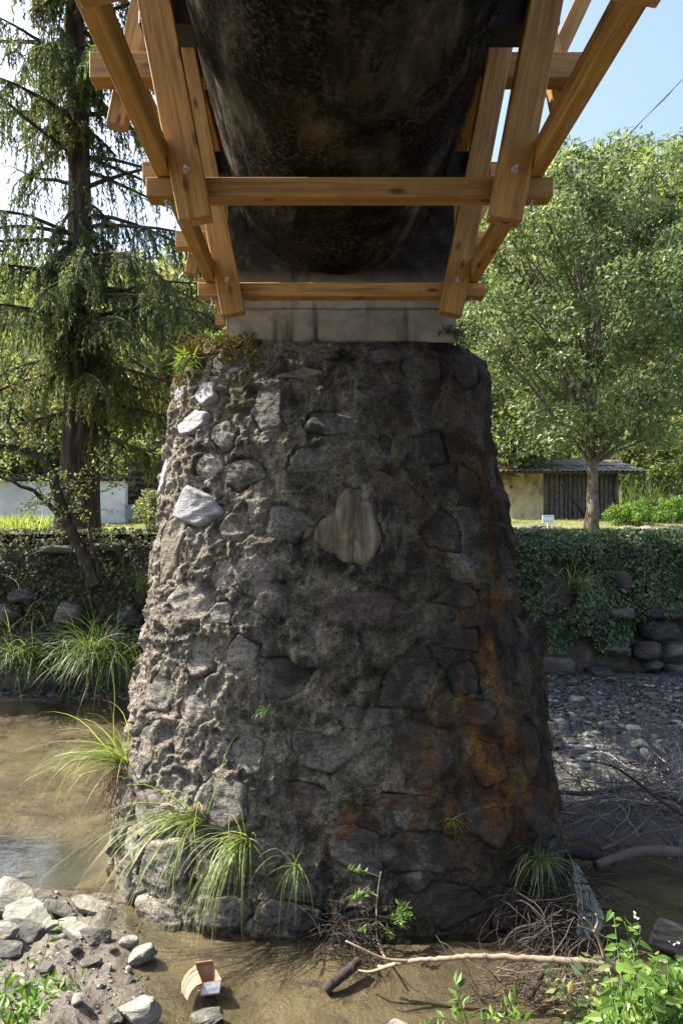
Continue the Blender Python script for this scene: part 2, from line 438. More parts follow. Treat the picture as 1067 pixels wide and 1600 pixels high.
M['leaf_conifer'] = leaf_mat('leaf_conifer', [(0, (.045, .075, .035)), (.5, (.08, .12, .055)), (.9, (.135, .17, .07)), (1, (.22, .21, .07))], .55, .5)
M['leaf_conifer_pale'] = leaf_mat('leaf_conifer_pale', [(0, (.05, .075, .02)), (.5, (.10, .13, .04)), (.85, (.17, .18, .05)), (1, (.32, .23, .04))], .45, .55, .3, (1.15, 1.1, .65))
M['leaf_wood'] = leaf_mat('leaf_woodland', [(0, (.075, .115, .055)), (.5, (.135, .185, .08)), (.85, (.205, .25, .11)), (1, (.3, .29, .12))], .55, .5)
M['leaf_pale'] = leaf_mat('leaf_pale', [(0, (.085, .12, .055)), (.5, (.15, .195, .085)), (.85, (.24, .265, .11)), (1, (.38, .32, .1))], .52, .5, .3, (1.15, 1.12, .7))
M['leaf_ivy'] = leaf_mat('leaf_ivy', [(0, (.03, .055, .02)), (.5, (.06, .10, .036)), (.85, (.10, .15, .055)), (1, (.17, .21, .08))], .3, .42, .4)
M['leaf_scrub'] = leaf_mat('leaf_scrub', [(0, (.028, .036, .014)), (.5, (.055, .065, .024)), (.8, (.085, .10, .034)), (1, (.14, .12, .06))], .3, .6)
M['leaf_dead'] = leaf_mat('leaf_dead', [(0, (.10, .065, .035)), (.6, (.22, .155, .085)), (1, (.38, .29, .18))], .2, .7)
M['grass'] = leaf_mat('leaf_grass', [(0, (.11, .17, .035)), (.5, (.19, .26, .06)), (.8, (.30, .36, .11)), (1, (.6, .55, .36))], .5, .45, .35)
M['reed'] = leaf_mat('leaf_reed', [(0, (.05, .09, .025)), (.5, (.095, .155, .045)), (.85, (.16, .22, .075)), (1, (.32, .30, .16))], .38, .45, .35)
M['leaf_bright'] = leaf_mat('leaf_bright', [(0, (.07, .15, .02)), (.5, (.12, .23, .035)), (1, (.22, .33, .07))], .45, .4, .4)
M['petal'] = leaf_mat('petal_white', [(0, (.75, .75, .72)), (1, (.85, .85, .82))], .3)
M['moss'] = leaf_mat('leaf_moss', [(0, (.05, .05, .008)), (.5, (.10, .085, .014)), (1, (.2, .15, .03))], .2, .9)

# ------------------------------------------------------------------ riverbed, water, far ground, hills
def wall_y(x): return 9.72 + 0.097 * np.clip(x, -14, 14)
def bed_z(x, y):
    p = np.stack([x, y, np.zeros_like(x)], 1)
    z = -0.10 + 0.045 * fbm(p * .55, 4, 3)
    z += 0.012 * fbm(p * 5, 4, 4)
    z = z - .30 * np.exp(-(((x + 2.5) / .75) ** 2 + ((y - 4.75) / .5) ** 2) ** 2)  # deep pool added so the sky reflection shows
    # sheet of sand in front of the pier
    z = z + sst(4.6, 3.4, y) * .065
    # mud bar, near left
    e = x + 0.92 + 0.28 * (y - 3.1) + .22 * fbm(p * 1.6, 3, 9)
    bar = sst(.22, -.35, e) * sst(4.35, 3.95, y + .25 * fbm(p * 1.3, 2, 5)) * sst(-6, -2.9, x)
    z = z + bar * (.115 + .07 * fbm(p * 2.6, 4, 6) + .035 * ridge(p * 5, 4, 8) + .016 * ridge(p * 17, 3, 10))
    # gravel riffle, right
    rif = sst(1.2, 2.6, x + .3 * fbm(p * .8, 3, 21)) * sst(5.6, 6.8, y)
    z = z + rif * (.092 + .03 * fbm(p * 3, 4, 12) + .02 * ridge(p * 9, 3, 14))
    # spit of debris right of the pier
    sp = np.exp(-(((x - 2.75) / 1.0) ** 2 + ((y - 5.15) / .5) ** 2))
    z = z + sp * .22
    # foot of the far bank
    z = z + sst(1.0, .1, wall_y(x) - y) * .15
    # near bank
    z = z + sst(2.95, .6, y + .12 * fbm(p * 1.1, 3, 31)) * .72
    z = z + sst(3.5, 2.4, y) * sst(.9, 1.9, x) * .16
    return z
def nonuni(a, b, n, c, w):
    t = np.linspace(-1, 1, n); k = 3.2
    s = np.sinh(k * t) / np.sinh(k)
    x = np.where(s < 0, c + s * (c - a), c + s * (b - c)); return x
xs = np.concatenate([-2.6 - np.geomspace(57.4, .014, 110), np.linspace(-2.6, 2.6, 400), 2.6 + np.geomspace(.014, 57.4, 110)]); ys = np.concatenate([np.linspace(-8, 2.2, 30, endpoint=False), np.linspace(2.2, 5.6, 270, endpoint=False), np.linspace(5.6, 11.5, 150)])
X, Y = np.meshgrid(xs, ys, indexing='ij')
Zb = bed_z(X.ravel(), Y.ravel())
def bed_mat():
    m = MT('river_sand'); p = m.pos(); x, y, z = m.sep(p)
    n = m.noise(p, 2.2, 8, .62, .5)
    c = m.ramp(n, [(0.32, (0.06, 0.046, 0.03)), (0.5, (0.112, 0.088, 0.058)), (0.7, (0.18, 0.146, 0.10))])
    c = m.mix(m.ramp(m.noise(m.mapv(p, (1, 2.2, 1)), 3.4, 6, .7), [(0.5, 0), (0.62, .75)]), c, (0.035, 0.029, 0.019))
    c = m.mix(m.ramp(m.math('MULTIPLY_ADD', z, -4.0, 0.0), [(0.55, 0), (0.95, .93)]), c, (0.012, 0.011, 0.01))  # deepest bed coloured near black to bring out the sky reflection
    # dry grey mud on the bar, gravel tones to the right
    dry = m.ramp(m.math('MULTIPLY_ADD', z, 8.0, 0.0), [(0.05, 0), (0.45, 1)])
    mud = m.ramp(m.noise(p, 9, 8, .68), [(0.32, (0.055, 0.046, 0.034)), (0.52, (0.12, 0.103, 0.078)), (0.72, (0.21, 0.187, 0.15))])
    c = m.mix(m.math('MULTIPLY', dry, .85), c, mud)
    gv = m.math('MULTIPLY', m.ramp(m.math('MULTIPLY_ADD', x, .5, -.5), [(0.1, 0), (0.5, 1)]), m.ramp(m.math('MULTIPLY_ADD', y, .5, -2.6), [(0.1, 0), (0.5, 1)]))
    cell = m.vor(m.mapv(p, (1, 1.4, 1)), 17, out=1)
    g = m.mix(.8, (0.09, 0.092, 0.095), m.ramp(cell, [(0.1, (.02, .022, .024)), (0.6, (.06, .062, .065)), (0.95, (.17, .17, .17))]))
    c = m.mix(gv, c, g)
    h = m.math('ADD', m.noise(p, 22, 8, .7), m.math('MULTIPLY', m.vor(p, 17), m.math('MULTIPLY', gv, -2.5)))
    rough = m.ramp(m.noise(p, 3.3, 5), [(0.42, .22), (0.62, .8)])
    return m.done(m.pbr(c, rough, m.bump(h, .9, .03), .5))
M['bed'] = bed_mat()
solo('riverbed', np.stack([X.ravel(), Y.ravel(), Zb], 1), grid_faces(len(xs), len(ys)), M['bed'], kind='structure')
def water_mat():
    m = MT('shallow_water'); p = m.pos(); x, y, z = m.sep(p)
    rif = m.math('MULTIPLY', m.ramp(m.math('MULTIPLY_ADD', x, .4, -.35), [(0.1, 0), (0.5, 1)]), m.ramp(m.math('MULTIPLY_ADD', y, .5, -2.4), [(0.1, 0), (0.5, 1)]))
    calm = m.noise(m.mapv(p, (1, 2, 1)), 6, 3, .5)
    fast = m.noise(m.mapv(p, (1, 2.6, 1)), 13, 5, .6, .6)
    nb = m.bump(calm, .10, .02)
    nb = m.bump(fast, m.math('MULTIPLY_ADD', rif, .75, .03), .03, nb)
    gl = m.nd('BsdfGlossy', {'Roughness': .03, 'Color': (1, 1, 1, 1), 'Normal': nb}).outputs[0]
    tr = m.nd('BsdfTransparent', {'Color': (.86, .85, .74, 1)}).outputs[0]
    fc = m.nd('LayerWeight', {'Blend': .5, 'Normal': nb}).outputs['Facing']
    fr = m.math('MULTIPLY_ADD', m.math('POWER', fc, 4.0), .95, .045)
    return m.done(m.nd('MixShader', {0: fr, 1: tr, 2: gl}).outputs[0])
M['water'] = water_mat()
wx = nonuni(-60, 60, 60, 0, 1); wy = np.linspace(-1.5, 11.2, 50); WX, WY = np.meshgrid(wx, wy, indexing='ij')
solo('river_water', np.stack([WX.ravel(), WY.ravel(), np.zeros(WX.size)], 1), grid_faces(60, 50), M['water'], kind='structure')

def ground_z(x, y):
    p = np.stack([x, y, np.zeros_like(x)], 1)
    z = 2.29 + .05 * fbm(p * .7, 3, 41) + sst(15, 27, y) * .72 + sst(11, 13.5, y) * .02
    px = VPX + FPX * x / np.maximum(y, 1)
    r = np.hypot(x, y)
    ridge_py = np.interp(px, [-2000, -600, 0, 330, 560, 720, 870, 1000, 1100, 1700, 3000], [520, 470, 445, 450, 400, 330, 285, 268, 250, 230, 380])
    top = (VPY - ridge_py) * 95 / FPX
    z = z + sst(30, 95, y) * (top - 3) + sst(30, 60, y) * 2.2 * fbm(p * .05, 4, 45)
    z = z - sst(110, 260, y) * (top * .75)
    return z
gy = np.concatenate([np.linspace(0, 1, 40) * 8, 8 + np.linspace(0.03, 1, 60) ** 1.3 * 22, 30 + np.linspace(.02, 1, 60) ** 1.5 * 570])
gx = np.linspace(-1, 1, 220)
GXu, GD = np.meshgrid(gx, gy, indexing='ij')
GX = np.sinh(3.5 * GXu) / np.sinh(3.5) * 420
GY = wall_y(GX) + .35 + GD
def ground_mat():
    m = MT('bank_ground'); p = m.pos(); x, y, z = m.sep(p)
    n = m.noise(p, .9, 7, .65)
    c = m.ramp(n, [(0.34, (0.075, 0.085, 0.025)), (0.5, (0.13, 0.135, 0.045)), (0.64, (0.22, 0.2, 0.10)), (0.8, (0.3, 0.25, 0.16))])
    far = m.ramp(m.math('MULTIPLY', y, .01), [(0.26, 0), (0.36, 1)])
    c = m.mix(far, c, (0.035, 0.05, 0.016))
    return m.done(m.pbr(c, .95, m.bump(m.noise(p, 12, 6), .6, .05), .1))
M['ground'] = ground_mat()
solo('bank_ground', np.stack([GX.ravel(), GY.ravel(), ground_z(GX.ravel(), GY.ravel())], 1), grid_faces(len(gx), len(gy)), M['ground'], kind='structure')

# ------------------------------------------------------------------ the masonry pier
YC = 5.05; XC = 0.115; PTOP = 3.72
sil = [(470, 300, 728), (540, 288, 742), (600, 275, 762), (660, 266, 768), (720, 259, 776), (780, 250, 792), (840, 245, 801), (900, 234, 808), (960, 227, 818),
       (1020, 219, 840), (1080, 209, 853), (1140, 201, 859), (1200, 190, 865), (1260, 180, 873), (1320, 173, 882), (1380, 172, 888), (1440, 175, 890), (1560, 160, 905)]
def front_y(z): return 3.70 + 0.80 * (z / PTOP) + .05 * np.sin(z * 1.7)
zt, al, ar = [], [], []
for (py, xl, xr) in sil:
    z = 1.5
    for _ in range(20):
        d = front_y(z) + .34; z = EYE + (VPY - py) * d / FPX
    zt.append(z); al.append(-((xl - VPX) * d / FPX - XC)); ar.append((xr - VPX) * d / FPX - XC)
sil = [(a_, b_ + 5, c_ - 3) for (a_, b_, c_) in sil]
zt, al, ar = map(np.array, (zt, al, ar)); o_ = np.argsort(zt); zt, al, ar = zt[o_], al[o_], ar[o_]
tt = np.linspace(0, 2 * math.pi, 4001)
EX = 3.6
EXv = np.where(np.cos(tt) < 0, 2.7, EX)
cx_ = np.sign(np.cos(tt)) * np.abs(np.cos(tt)) ** (2 / EXv); cy_ = np.sign(np.sin(tt)) * np.abs(np.sin(tt)) ** (2 / EXv)
arc = np.concatenate([[0], np.cumsum(np.hypot(np.diff(cx_) * 1.25, np.diff(cy_) * .95))]); arc /= arc[-1]
def surf(s, z):
    s = np.mod(s, 1.0)
    c = np.interp(s, arc, cx_); q = np.interp(s, arc, cy_)
    a = np.where(c < 0, np.interp(z, zt, al), np.interp(z, zt, ar))
    b = YC - front_y(z)
    return np.stack([XC + a * c, YC + b * q, z], -1)
def surf_n(s, z):
    e = 2e-3
    ds = surf(s + e, z) - surf(s - e, z); dz = surf(s, z + .01) - surf(s, z - .01)
    n = np.cross(ds, dz); return unit(n), ds / (2 * e), dz / .02
_s = np.linspace(.5, 1, 400)
for _ in range(6):
    for i in range(len(zt)):
        q = surf(_s, np.full(400, zt[i])); px = VPX + FPX * q[:, 0] / q[:, 1]
        jl, jr = int(np.argmin(px)), int(np.argmax(px)); 
        pyl = VPY - FPX * (zt[i] - EYE) / q[jl, 1]; pyr = VPY - FPX * (zt[i] - EYE) / q[jr, 1]
        ys_ = [s_[0] for s_ in sil]
        al[i] += (px[jl] - np.interp(pyl, ys_, [s_[1] for s_ in sil])) * q[jl, 1] / FPX
        ar[i] -= (px[jr] - np.interp(pyr, ys_, [s_[2] for s_ in sil])) * q[jr, 1] / FPX
# pixel -> surface lookup for stones seen in the photograph
gs = np.linspace(0.5, 1.0, 500); gz = np.linspace(-.1, PTOP, 380); GS, GZ = np.meshgrid(gs, gz, indexing='ij'); GS = GS.ravel(); GZ = GZ.ravel()
GP = surf(GS, GZ); GN, _, _ = surf_n(GS, GZ)
gpx = VPX + FPX * GP[:, 0] / GP[:, 1]; gpy = VPY - FPX * (GP[:, 2] - EYE) / GP[:, 1]
vis = np.einsum('ij,ij->i', GN, np.array([0, 0, EYE]) - GP) > 0
def on_pier(px, py):
    d = (gpx - px) ** 2 + (gpy - py) ** 2 + (~vis) * 1e6
    i = int(np.argmin(d)); return GS[i], GZ[i]
K = dict(S='streaked_stone', P='pale_slate', D='dark_slate', G='grey_stone', T='tan_stone', B='brown_stone', O='rust_stone')
SPECS = []
def spec(s0, z0, w, h, ang, k, seed, proud, res):
    r = np.random.default_rng(seed)
    nc = r.integers(5, 8)
    va = (np.arange(nc) + r.uniform(0, 1)) * 2 * math.pi / nc + r.normal(0, .28, nc)
    hh = r.uniform(.74, 1.05, nc)
    n0, ds, dz = surf_n(np.array([s0]), np.array([z0]))
    SPECS.append(dict(s0=s0, z0=z0, w=w, h=h, ang=ang, k=k, seed=seed, proud=proud, res=res, nrm=np.stack([np.cos(va), np.sin(va)], 1), hh=hh,
                      sp=float(np.linalg.norm(ds[0])), sz=float(np.linalg.norm(dz[0]))))
def outline(q, th):
    D = np.stack([np.cos(th), np.sin(th)], -1)
    rad = np.min(q['hh'] / np.maximum(D @ q['nrm'].T, .05), axis=-1)
    return np.minimum(rad, 1.3) * (1 + .06 * vn(np.stack([np.cos(th) * 2.6 + q['seed'], np.sin(th) * 2.6, th * 0], -1), q['seed']) + .03 * vn(np.stack([np.cos(th) * 8 + q['seed'], np.sin(th) * 8, th * 0], -1), q['seed'] + 1))
stones = [(305, 662, 72, 42, 12, 'P', 0.050), (325, 618, 52, 34, -30, 'P', 0.040), (288, 622, 32, 44, 0, 'P', 0.040), (302, 792, 84, 56, 5, 'P', 0.045), (262, 742, 40, 66, 0, 'P', 0.030),
          (268, 858, 56, 112, -8, 'T', 0.030), (478, 556, 112, 34, 0, 'B', -0.008), (470, 584, 62, 18, 5, 'T', 0.020), (590, 610, 62, 26, 0, 'B', -0.008), (604, 697, 22, 34, 0, 'D', -0.008),
          (628, 776, 122, 58, -36, 'B', -0.008), (553, 826, 96, 136, 4, 'S', .004), (668, 704, 58, 74, -35, 'D', -0.008), (497, 722, 96, 40, 5, 'G', 0.020), (520, 665, 110, 46, 0, 'G', 0.015),
          (570, 948, 170, 74, -5, 'B', -0.008), (446, 1060, 110, 70, -14, 'D', -0.008), (640, 1058, 116, 80, 34, 'D', -0.008), (316, 1022, 56, 66, 0, 'D', -0.008), (336, 1166, 56, 46, 0, 'D', -0.008),
          (312, 1110, 80, 52, 10, 'G', 0.000), (500, 1168, 116, 64, 0, 'G', 0.012), (660, 1172, 102, 112, 0, 'O', 0.015), (765, 1196, 62, 72, 0, 'O', 0.020), (626, 1252, 136, 26, 0, 'O', 0.015),
          (660, 1332, 136, 74, 4, 'D', -0.008), (560, 1332, 96, 66, 0, 'G', 0.020), (696, 1412, 134, 72, 8, 'D', -0.008), (262, 1350, 112, 74, 14, 'G', 0.060), (345, 1250, 84, 100, 0, 'G', 0.050),
          (238, 1272, 66, 72, 0, 'G', 0.040), (255, 1436, 92, 42, -8, 'G', 0.080), (352, 1424, 112, 44, 3, 'G', 0.060), (454, 1432, 116, 42, -3, 'G', 0.050), (570, 1440, 110, 44, 0, 'D', -0.008),
          (790, 876, 46, 78, 0, 'D', -0.008), (772, 738, 40, 62, -20, 'D', -0.008), (792, 980, 54, 66, 0, 'B', -0.008), (722, 932, 76, 42, 0, 'D', -0.008), (430, 940, 84, 62, 0, 'G', 0.012),
          (372, 822, 60, 74, 0, 'B', -0.008), (380, 742, 76, 52, 0, 'D', -0.008), (420, 640, 56, 78, 0, 'G', 0.020), (398, 896, 70, 72, 0, 'G', 0.010), (300, 936, 92, 82, 0, 'G', 0.010),
          (250, 1082, 74, 64, 8, 'G', 0.010), (228, 1172, 64, 66, 0, 'G', 0.010), (724, 1058, 66, 60, 0, 'D', -0.008), (745, 1110, 60, 46, 0, 'B', -0.008), (820, 1060, 40, 70, 0, 'B', -0.008),
          (830, 1160, 50, 90, 0, 'B', -0.008), (838, 1262, 58, 80, 0, 'B', -0.008), (766, 1286, 88, 60, 0, 'G', 0.015), (800, 1420, 90, 60, 0, 'D', -0.008), (864, 1350, 34, 70, 0, 'G', 0.030),
          (700, 640, 66, 60, 10, 'B', -0.008), (730, 580, 52, 70, 0, 'D', -0.008), (660, 580, 70, 44, 0, 'G', 0.010), (600, 558, 84, 26, 0, 'G', 0.010), (360, 566, 66, 46, 0, 'G', 0.020),
          (352, 680, 56, 40, 0, 'G', 0.020), (330, 730, 50, 46, 0, 'G', 0.000), (690, 830, 66, 70, 0, 'D', -0.008), (735, 760, 54, 62, 0, 'B', -0.008), (720, 1000, 70, 44, 0, 'O', 0.012),
          (450, 820, 70, 56, 0, 'G', 0.012), (470, 1248, 120, 52, 0, 'B', -0.008), (410, 1340, 76, 60, 0, 'G', 0.030), (390, 1180, 60, 70, 0, 'G', 0.015), (380, 1020, 56, 60, 0, 'G', 0.015),
          (200, 1400, 50, 60, 0, 'G', 0.050), (215, 1320, 46, 60, 0, 'G', 0.040), (565, 1120, 110, 40, 0, 'G', 0.010), (350, 900, 46, 60, 0, 'G', 0.000), (345, 960, 50, 40, 0, 'G', 0.020)]

for i, (px, py, w, h, a, k, pr) in enumerate(stones):
    s0, z0 = on_pier(px, py); d = surf(np.array([s0]), np.array([z0]))[0][1]
    big = max(w, h) > 90
    spec(s0, z0, w * d / FPX * 1.04, h * d / FPX * 1.06, math.radians(a), k, 100 + i, pr, (16, 56) if big else (12, 40))
# smaller packing stones everywhere else
r = np.random.default_rng(5); cnt = 0
PER = 7.2
for wmin, wmax, ntry in ((.3, .5, 700), (.12, .24, 900)):
    for _ in range(ntry):
        s0 = r.uniform(0, 1); z0 = r.uniform(.02, PTOP - .14); w = r.uniform(wmin, wmax); h = w * r.uniform(.4, .8)
        if cnt > 100: break
        ok = True
        for q in SPECS:
            ds = ((s0 - q['s0'] + .5) % 1 - .5) * q['sp']
            if (abs(ds) * 2 < (q['w'] + w) * .93) and (abs(z0 - q['z0']) * 2 < (q['h'] + h) * .93): ok = False; break
        if not ok: continue
        x = surf(np.array([s0]), np.array([z0]))[0]
        k = r.choice(['G', 'G', 'B', 'D', 'B'] if x[0] > -.3 else ['G', 'P', 'G', 'G', 'B'])
        spec(s0, z0, w, h, r.normal(0, .14), k, 1000 + cnt, r.uniform(-.035, .0) if x[0] > -.35 else r.uniform(-.03, .006), (9, 30)); cnt += 1
NU, NV = 780, 480
su = np.concatenate([np.linspace(0, .5, 180, endpoint=False), np.linspace(.5, 1, 600, endpoint=False)]); sv = np.linspace(-.25, PTOP, NV)
SU, SV = np.meshgrid(su, sv, indexing='ij'); SU = SU.ravel(); SV = SV.ravel()
B = surf(SU, SV); Nn, _, _ = surf_n(SU, SV)
def mortar_h(p):
    q = p + .06 * np.stack([vn(p * 4, 151), vn(p * 4 + 9, 152), vn(p * 4 + 5, 153)], 1)
    h = .030 * fbm(p * 1.7, 3, 51) + .020 * ridge(q * np.array([2.6, 2.6, 4.6]), 3, 53) + .018 * fbm(q * 6.5, 3, 57) + .012 * ridge(q * 13, 3, 58) + .008 * fbm(p * 34, 2, 61)
    left = sst(.0, -.8, p[:, 0])
    pits = np.clip(fbm(q * 9, 3, 64) - .22, 0, 1)
    return h + (left + .45) * (.022 * ridge(q * 6, 3, 59) + .012 * fbm(p * 24, 2, 60) - .10 * pits)
def bulge(p): return .030 * fbm(p * 1.7, 3, 51)
H = mortar_h(B); low = bulge(B) - .028; nzs = fbm(B * np.array([7, 7, 8]), 4, 171)
for q in SPECS:
    ds = ((SU - q['s0'] + .5) % 1 - .5) * q['sp']; dz = (SV - q['z0']) * q['sz']
    m_ = (np.abs(ds) < max(q['w'], q['h']) * .8) & (np.abs(dz) < max(q['w'], q['h']) * .8); k = np.nonzero(m_)[0]
    if len(k) == 0: continue
    ca, sa = math.cos(q['ang']), math.sin(q['ang'])
    A_ = (ds[k] * ca + dz[k] * sa) / (q['w'] / 2); B_ = (-ds[k] * sa + dz[k] * ca) / (q['h'] / 2)
    R_ = np.hypot(A_, B_) / outline(q, np.arctan2(B_, A_))
    R_ = R_ + .5 * nzs[k] + .12 * (q['k'] in 'GBO')
    mk = sst(1.02, .84, R_)
    H[k] = H[k] * (1 - mk) + np.minimum(low[k], H[k]) * mk
# crumbling rounded shoulder
sh = sst(PTOP - .22, PTOP, SV) ** 2
V = B + Nn * (H - .06 * sh)[:, None]
V[:, 2] -= sh * .02
# closed, uneven top
ctr = np.array([XC, YC, PTOP])
top = V.reshape(NU, NV, 3)[:, -1]
Vt = [V]; nf = [grid_faces(NU, NV, True)]; base = NU * NV; prev = np.arange(NU) * NV + NV - 1
for k in range(1, 9):
    r_ = 1 - k / 8.0
    q = ctr + (top - ctr) * r_; q[:, 2] = PTOP + .02 * fbm(q * 4, 3, 63) + (top[:, 2] - PTOP) * r_
    idx = base + np.arange(NU); Vt.append(q); base += NU
    nf.append(np.stack([prev, np.roll(prev, -1), np.roll(idx, -1), idx], 1)); prev = idx
pier = thing('stone_pier', 'tapering rubble masonry pier of rough mortared stones carrying the channel', 'pier', (XC, YC, 0))
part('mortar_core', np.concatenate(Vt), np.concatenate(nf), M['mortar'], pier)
def pier_stone(q):
    r = np.random.default_rng(q['seed'] + 7); seed = q['seed']; nr, ns = q['res']; w, h = q['w'], q['h']
    th = np.linspace(0, 2 * math.pi, ns, endpoint=False); rad = outline(q, th)
    rr = np.concatenate([[0.0], (np.arange(1, nr + 1) / nr) ** .7]); rr[-1] = 1.07
    tl = r.normal(0, .06, 2); ca, sa = math.cos(q['ang']), math.sin(q['ang'])
    A = (rr[:, None] * (rad * np.cos(th))[None] * w / 2).ravel(); Bq = (rr[:, None] * (rad * np.sin(th))[None] * h / 2).ravel(); R_ = np.repeat(rr, ns)
    u = A * ca - Bq * sa; v = A * sa + Bq * ca
    s = q['s0'] + u / q['sp']; z = q['z0'] + v / q['sz']
    Pb = surf(s, z); Nb, _, _ = surf_n(s, z)
    bed = r.uniform(6, 11); vert = r.random() < .3
    a_, b_ = (Bq, A) if vert else (A, Bq)
    strat = ridge(np.stack([a_ * 2.0 + seed * 3.1, b_ * bed + .25 * a_ * bed * r.normal(), np.full_like(A, seed)], 1), 3, seed)
    fac = vn(np.stack([A * 5 + seed, Bq * 6, np.zeros_like(A)], 1), seed + 3); fac = np.round(fac * 2.2) / 2.2 * .6 + fac * .4
    edge = 1 - np.clip((R_ - .78) / .29, 0, 1) ** 2.4
    hgt = (q['proud'] * .7 + .004 + .014 * strat + .016 * fac + .006 * fbm(Pb * 30, 2, seed) + tl[0] * A * 1.4 + tl[1] * Bq * 1.4) * edge - (1 - edge) * .055
    V = Pb + Nb * (hgt + bulge(Pb))[:, None]
    j = np.arange(ns); j2 = (j + 1) % ns
    F = [np.stack([i * ns + j, i * ns + j2, (i + 1) * ns + j2, (i + 1) * ns + j], 1) for i in range(nr)]
    part('stone', V, np.concatenate(F), M[K[q['k']]], pier)
for q in SPECS: pier_stone(q)

# concrete saddle wall on the pier
sad = thing('concrete_saddle', 'stained concrete saddle wall between the pier top and the channel', 'saddle', (XC, 4.95, PTOP))
def slab(x0, x1, y0, y1, z0, z1, seed, n=(70, 10, 40), amp=.006):
    nx, ny, nz = n; out = []
    def face(o, u, v, nu, nv, nrm):
        a, b = np.meshgrid(np.linspace(0, 1, nu), np.linspace(0, 1, nv), indexing='ij')
        p = np.array(o)[None] + a.ravel()[:, None] * np.array(u)[None] + b.ravel()[:, None] * np.array(v)[None]
        e = np.minimum(np.minimum(a, 1 - a) * np.linalg.norm(u), np.minimum(b, 1 - b) * np.linalg.norm(v)).ravel()
        dsp = amp * fbm(p * 9, 4, seed) - .006 * np.exp(-e / .012)
        p = p + np.array(nrm)[None] * dsp[:, None]; out.append((p, grid_faces(nu, nv)))
    dx, dy, dz = x1 - x0, y1 - y0, z1 - z0
    face((x0, y0, z0), (dx, 0, 0), (0, 0, dz), nx, nz, (0, -1, 0)); face((x1, y1, z0), (-dx, 0, 0), (0, 0, dz), nx, nz, (0, 1, 0))
    face((x0, y1, z0), (0, -dy, 0), (0, 0, dz), ny, nz, (-1, 0, 0)); face((x1, y0, z0), (0, dy, 0), (0, 0, dz), ny, nz, (1, 0, 0))
    face((x0, y0, z1), (dx, 0, 0), (0, dy, 0), nx, ny, (0, 0, 1)); face((x0, y1, z0), (dx, 0, 0), (0, -dy, 0), nx, ny, (0, 0, -1))
    return join(out)
part('footing_course', *slab(-.69, .955, 4.58, 5.33, PTOP - .03, 3.925, 71), M['cap'], sad)
part('upper_course', *slab(-.678, .943, 4.592, 5.32, 3.93, 4.86, 73), M['cap'], sad)

# ------------------------------------------------------------------ concrete channel (U-shaped aqueduct)
RF, ZF, XF = .745, EYE + 2.62, .10
def u_section(R, ztop, n):
    a = np.linspace(math.pi, 2 * math.pi, n)
    arcp = np.stack([XF + R * np.cos(a), ZF + R * np.sin(a)], 1)
    up = np.linspace(ztop, ZF, 8)[:-1]
    L_ = np.stack([np.full(7, XF - R), up], 1); R__ = np.stack([np.full(7, XF + R), up[::-1]], 1)
    return np.concatenate([L_, arcp, R__])
fl = thing('aqueduct_channel', 'dark stained U-shaped concrete water channel running overhead', 'aqueduct', (XF, 4, ZF))
sec = u_section(RF, 5.40, 150); nS = len(sec)
yy = np.concatenate([np.linspace(-4, 1, 20, endpoint=False), np.linspace(1, 5.0, 190, endpoint=False), np.linspace(5.0, 26, 50)])
cen = np.array([XF, ZF]); nr2 = unit(np.where(sec[:, 1:2] < ZF, sec - cen, np.stack([sec[:, 0] - XF, 0 * sec[:, 0]], 1)))
A3 = np.repeat(sec[:, None], len(yy), 1); P3 = np.stack([A3[..., 0], np.broadcast_to(yy, A3.shape[:2]), A3[..., 1]], -1).reshape(-1, 3)
ang = np.repeat(np.arange(nS), len(yy)) / nS
board = np.floor(ang * 15).astype(int)
step = (_h(board, board * 0, (P3[:, 1] / 2.44).astype(int) + 5, 3) - .5) * .008
fr_ = np.abs(ang * 15 - np.round(ang * 15)); step = step - .006 * np.exp(-fr_ / .04)
dsp = step + .012 * fbm(P3 * np.array([2, .8, 2]), 4, 81) + .004 * fbm(P3 * 13, 3, 83)
P3 = P3 + np.repeat(np.stack([nr2[:, 0], 0 * nr2[:, 0], nr2[:, 1]], 1), len(yy), 0) * dsp[:, None]
sec_i = u_section(RF - .09, 5.40, 40)
Pi = np.stack([np.repeat(sec_i[:, 0], 2), np.tile([-4.0, 26.0], len(sec_i)), np.repeat(sec_i[:, 1], 2)], 1)
part('channel_shell', P3, grid_faces(nS, len(yy)), M['flume'], fl)
part('channel_lining', Pi, grid_faces(len(sec_i), 2)[:, ::-1], M['flume'], fl)
part('rim', *join([box((XF - RF + .045, 11, 5.40), (.13, 30, .05)), box((XF + RF - .045, 11, 5.40), (.13, 30, .05))]), M['flume'], fl, False)

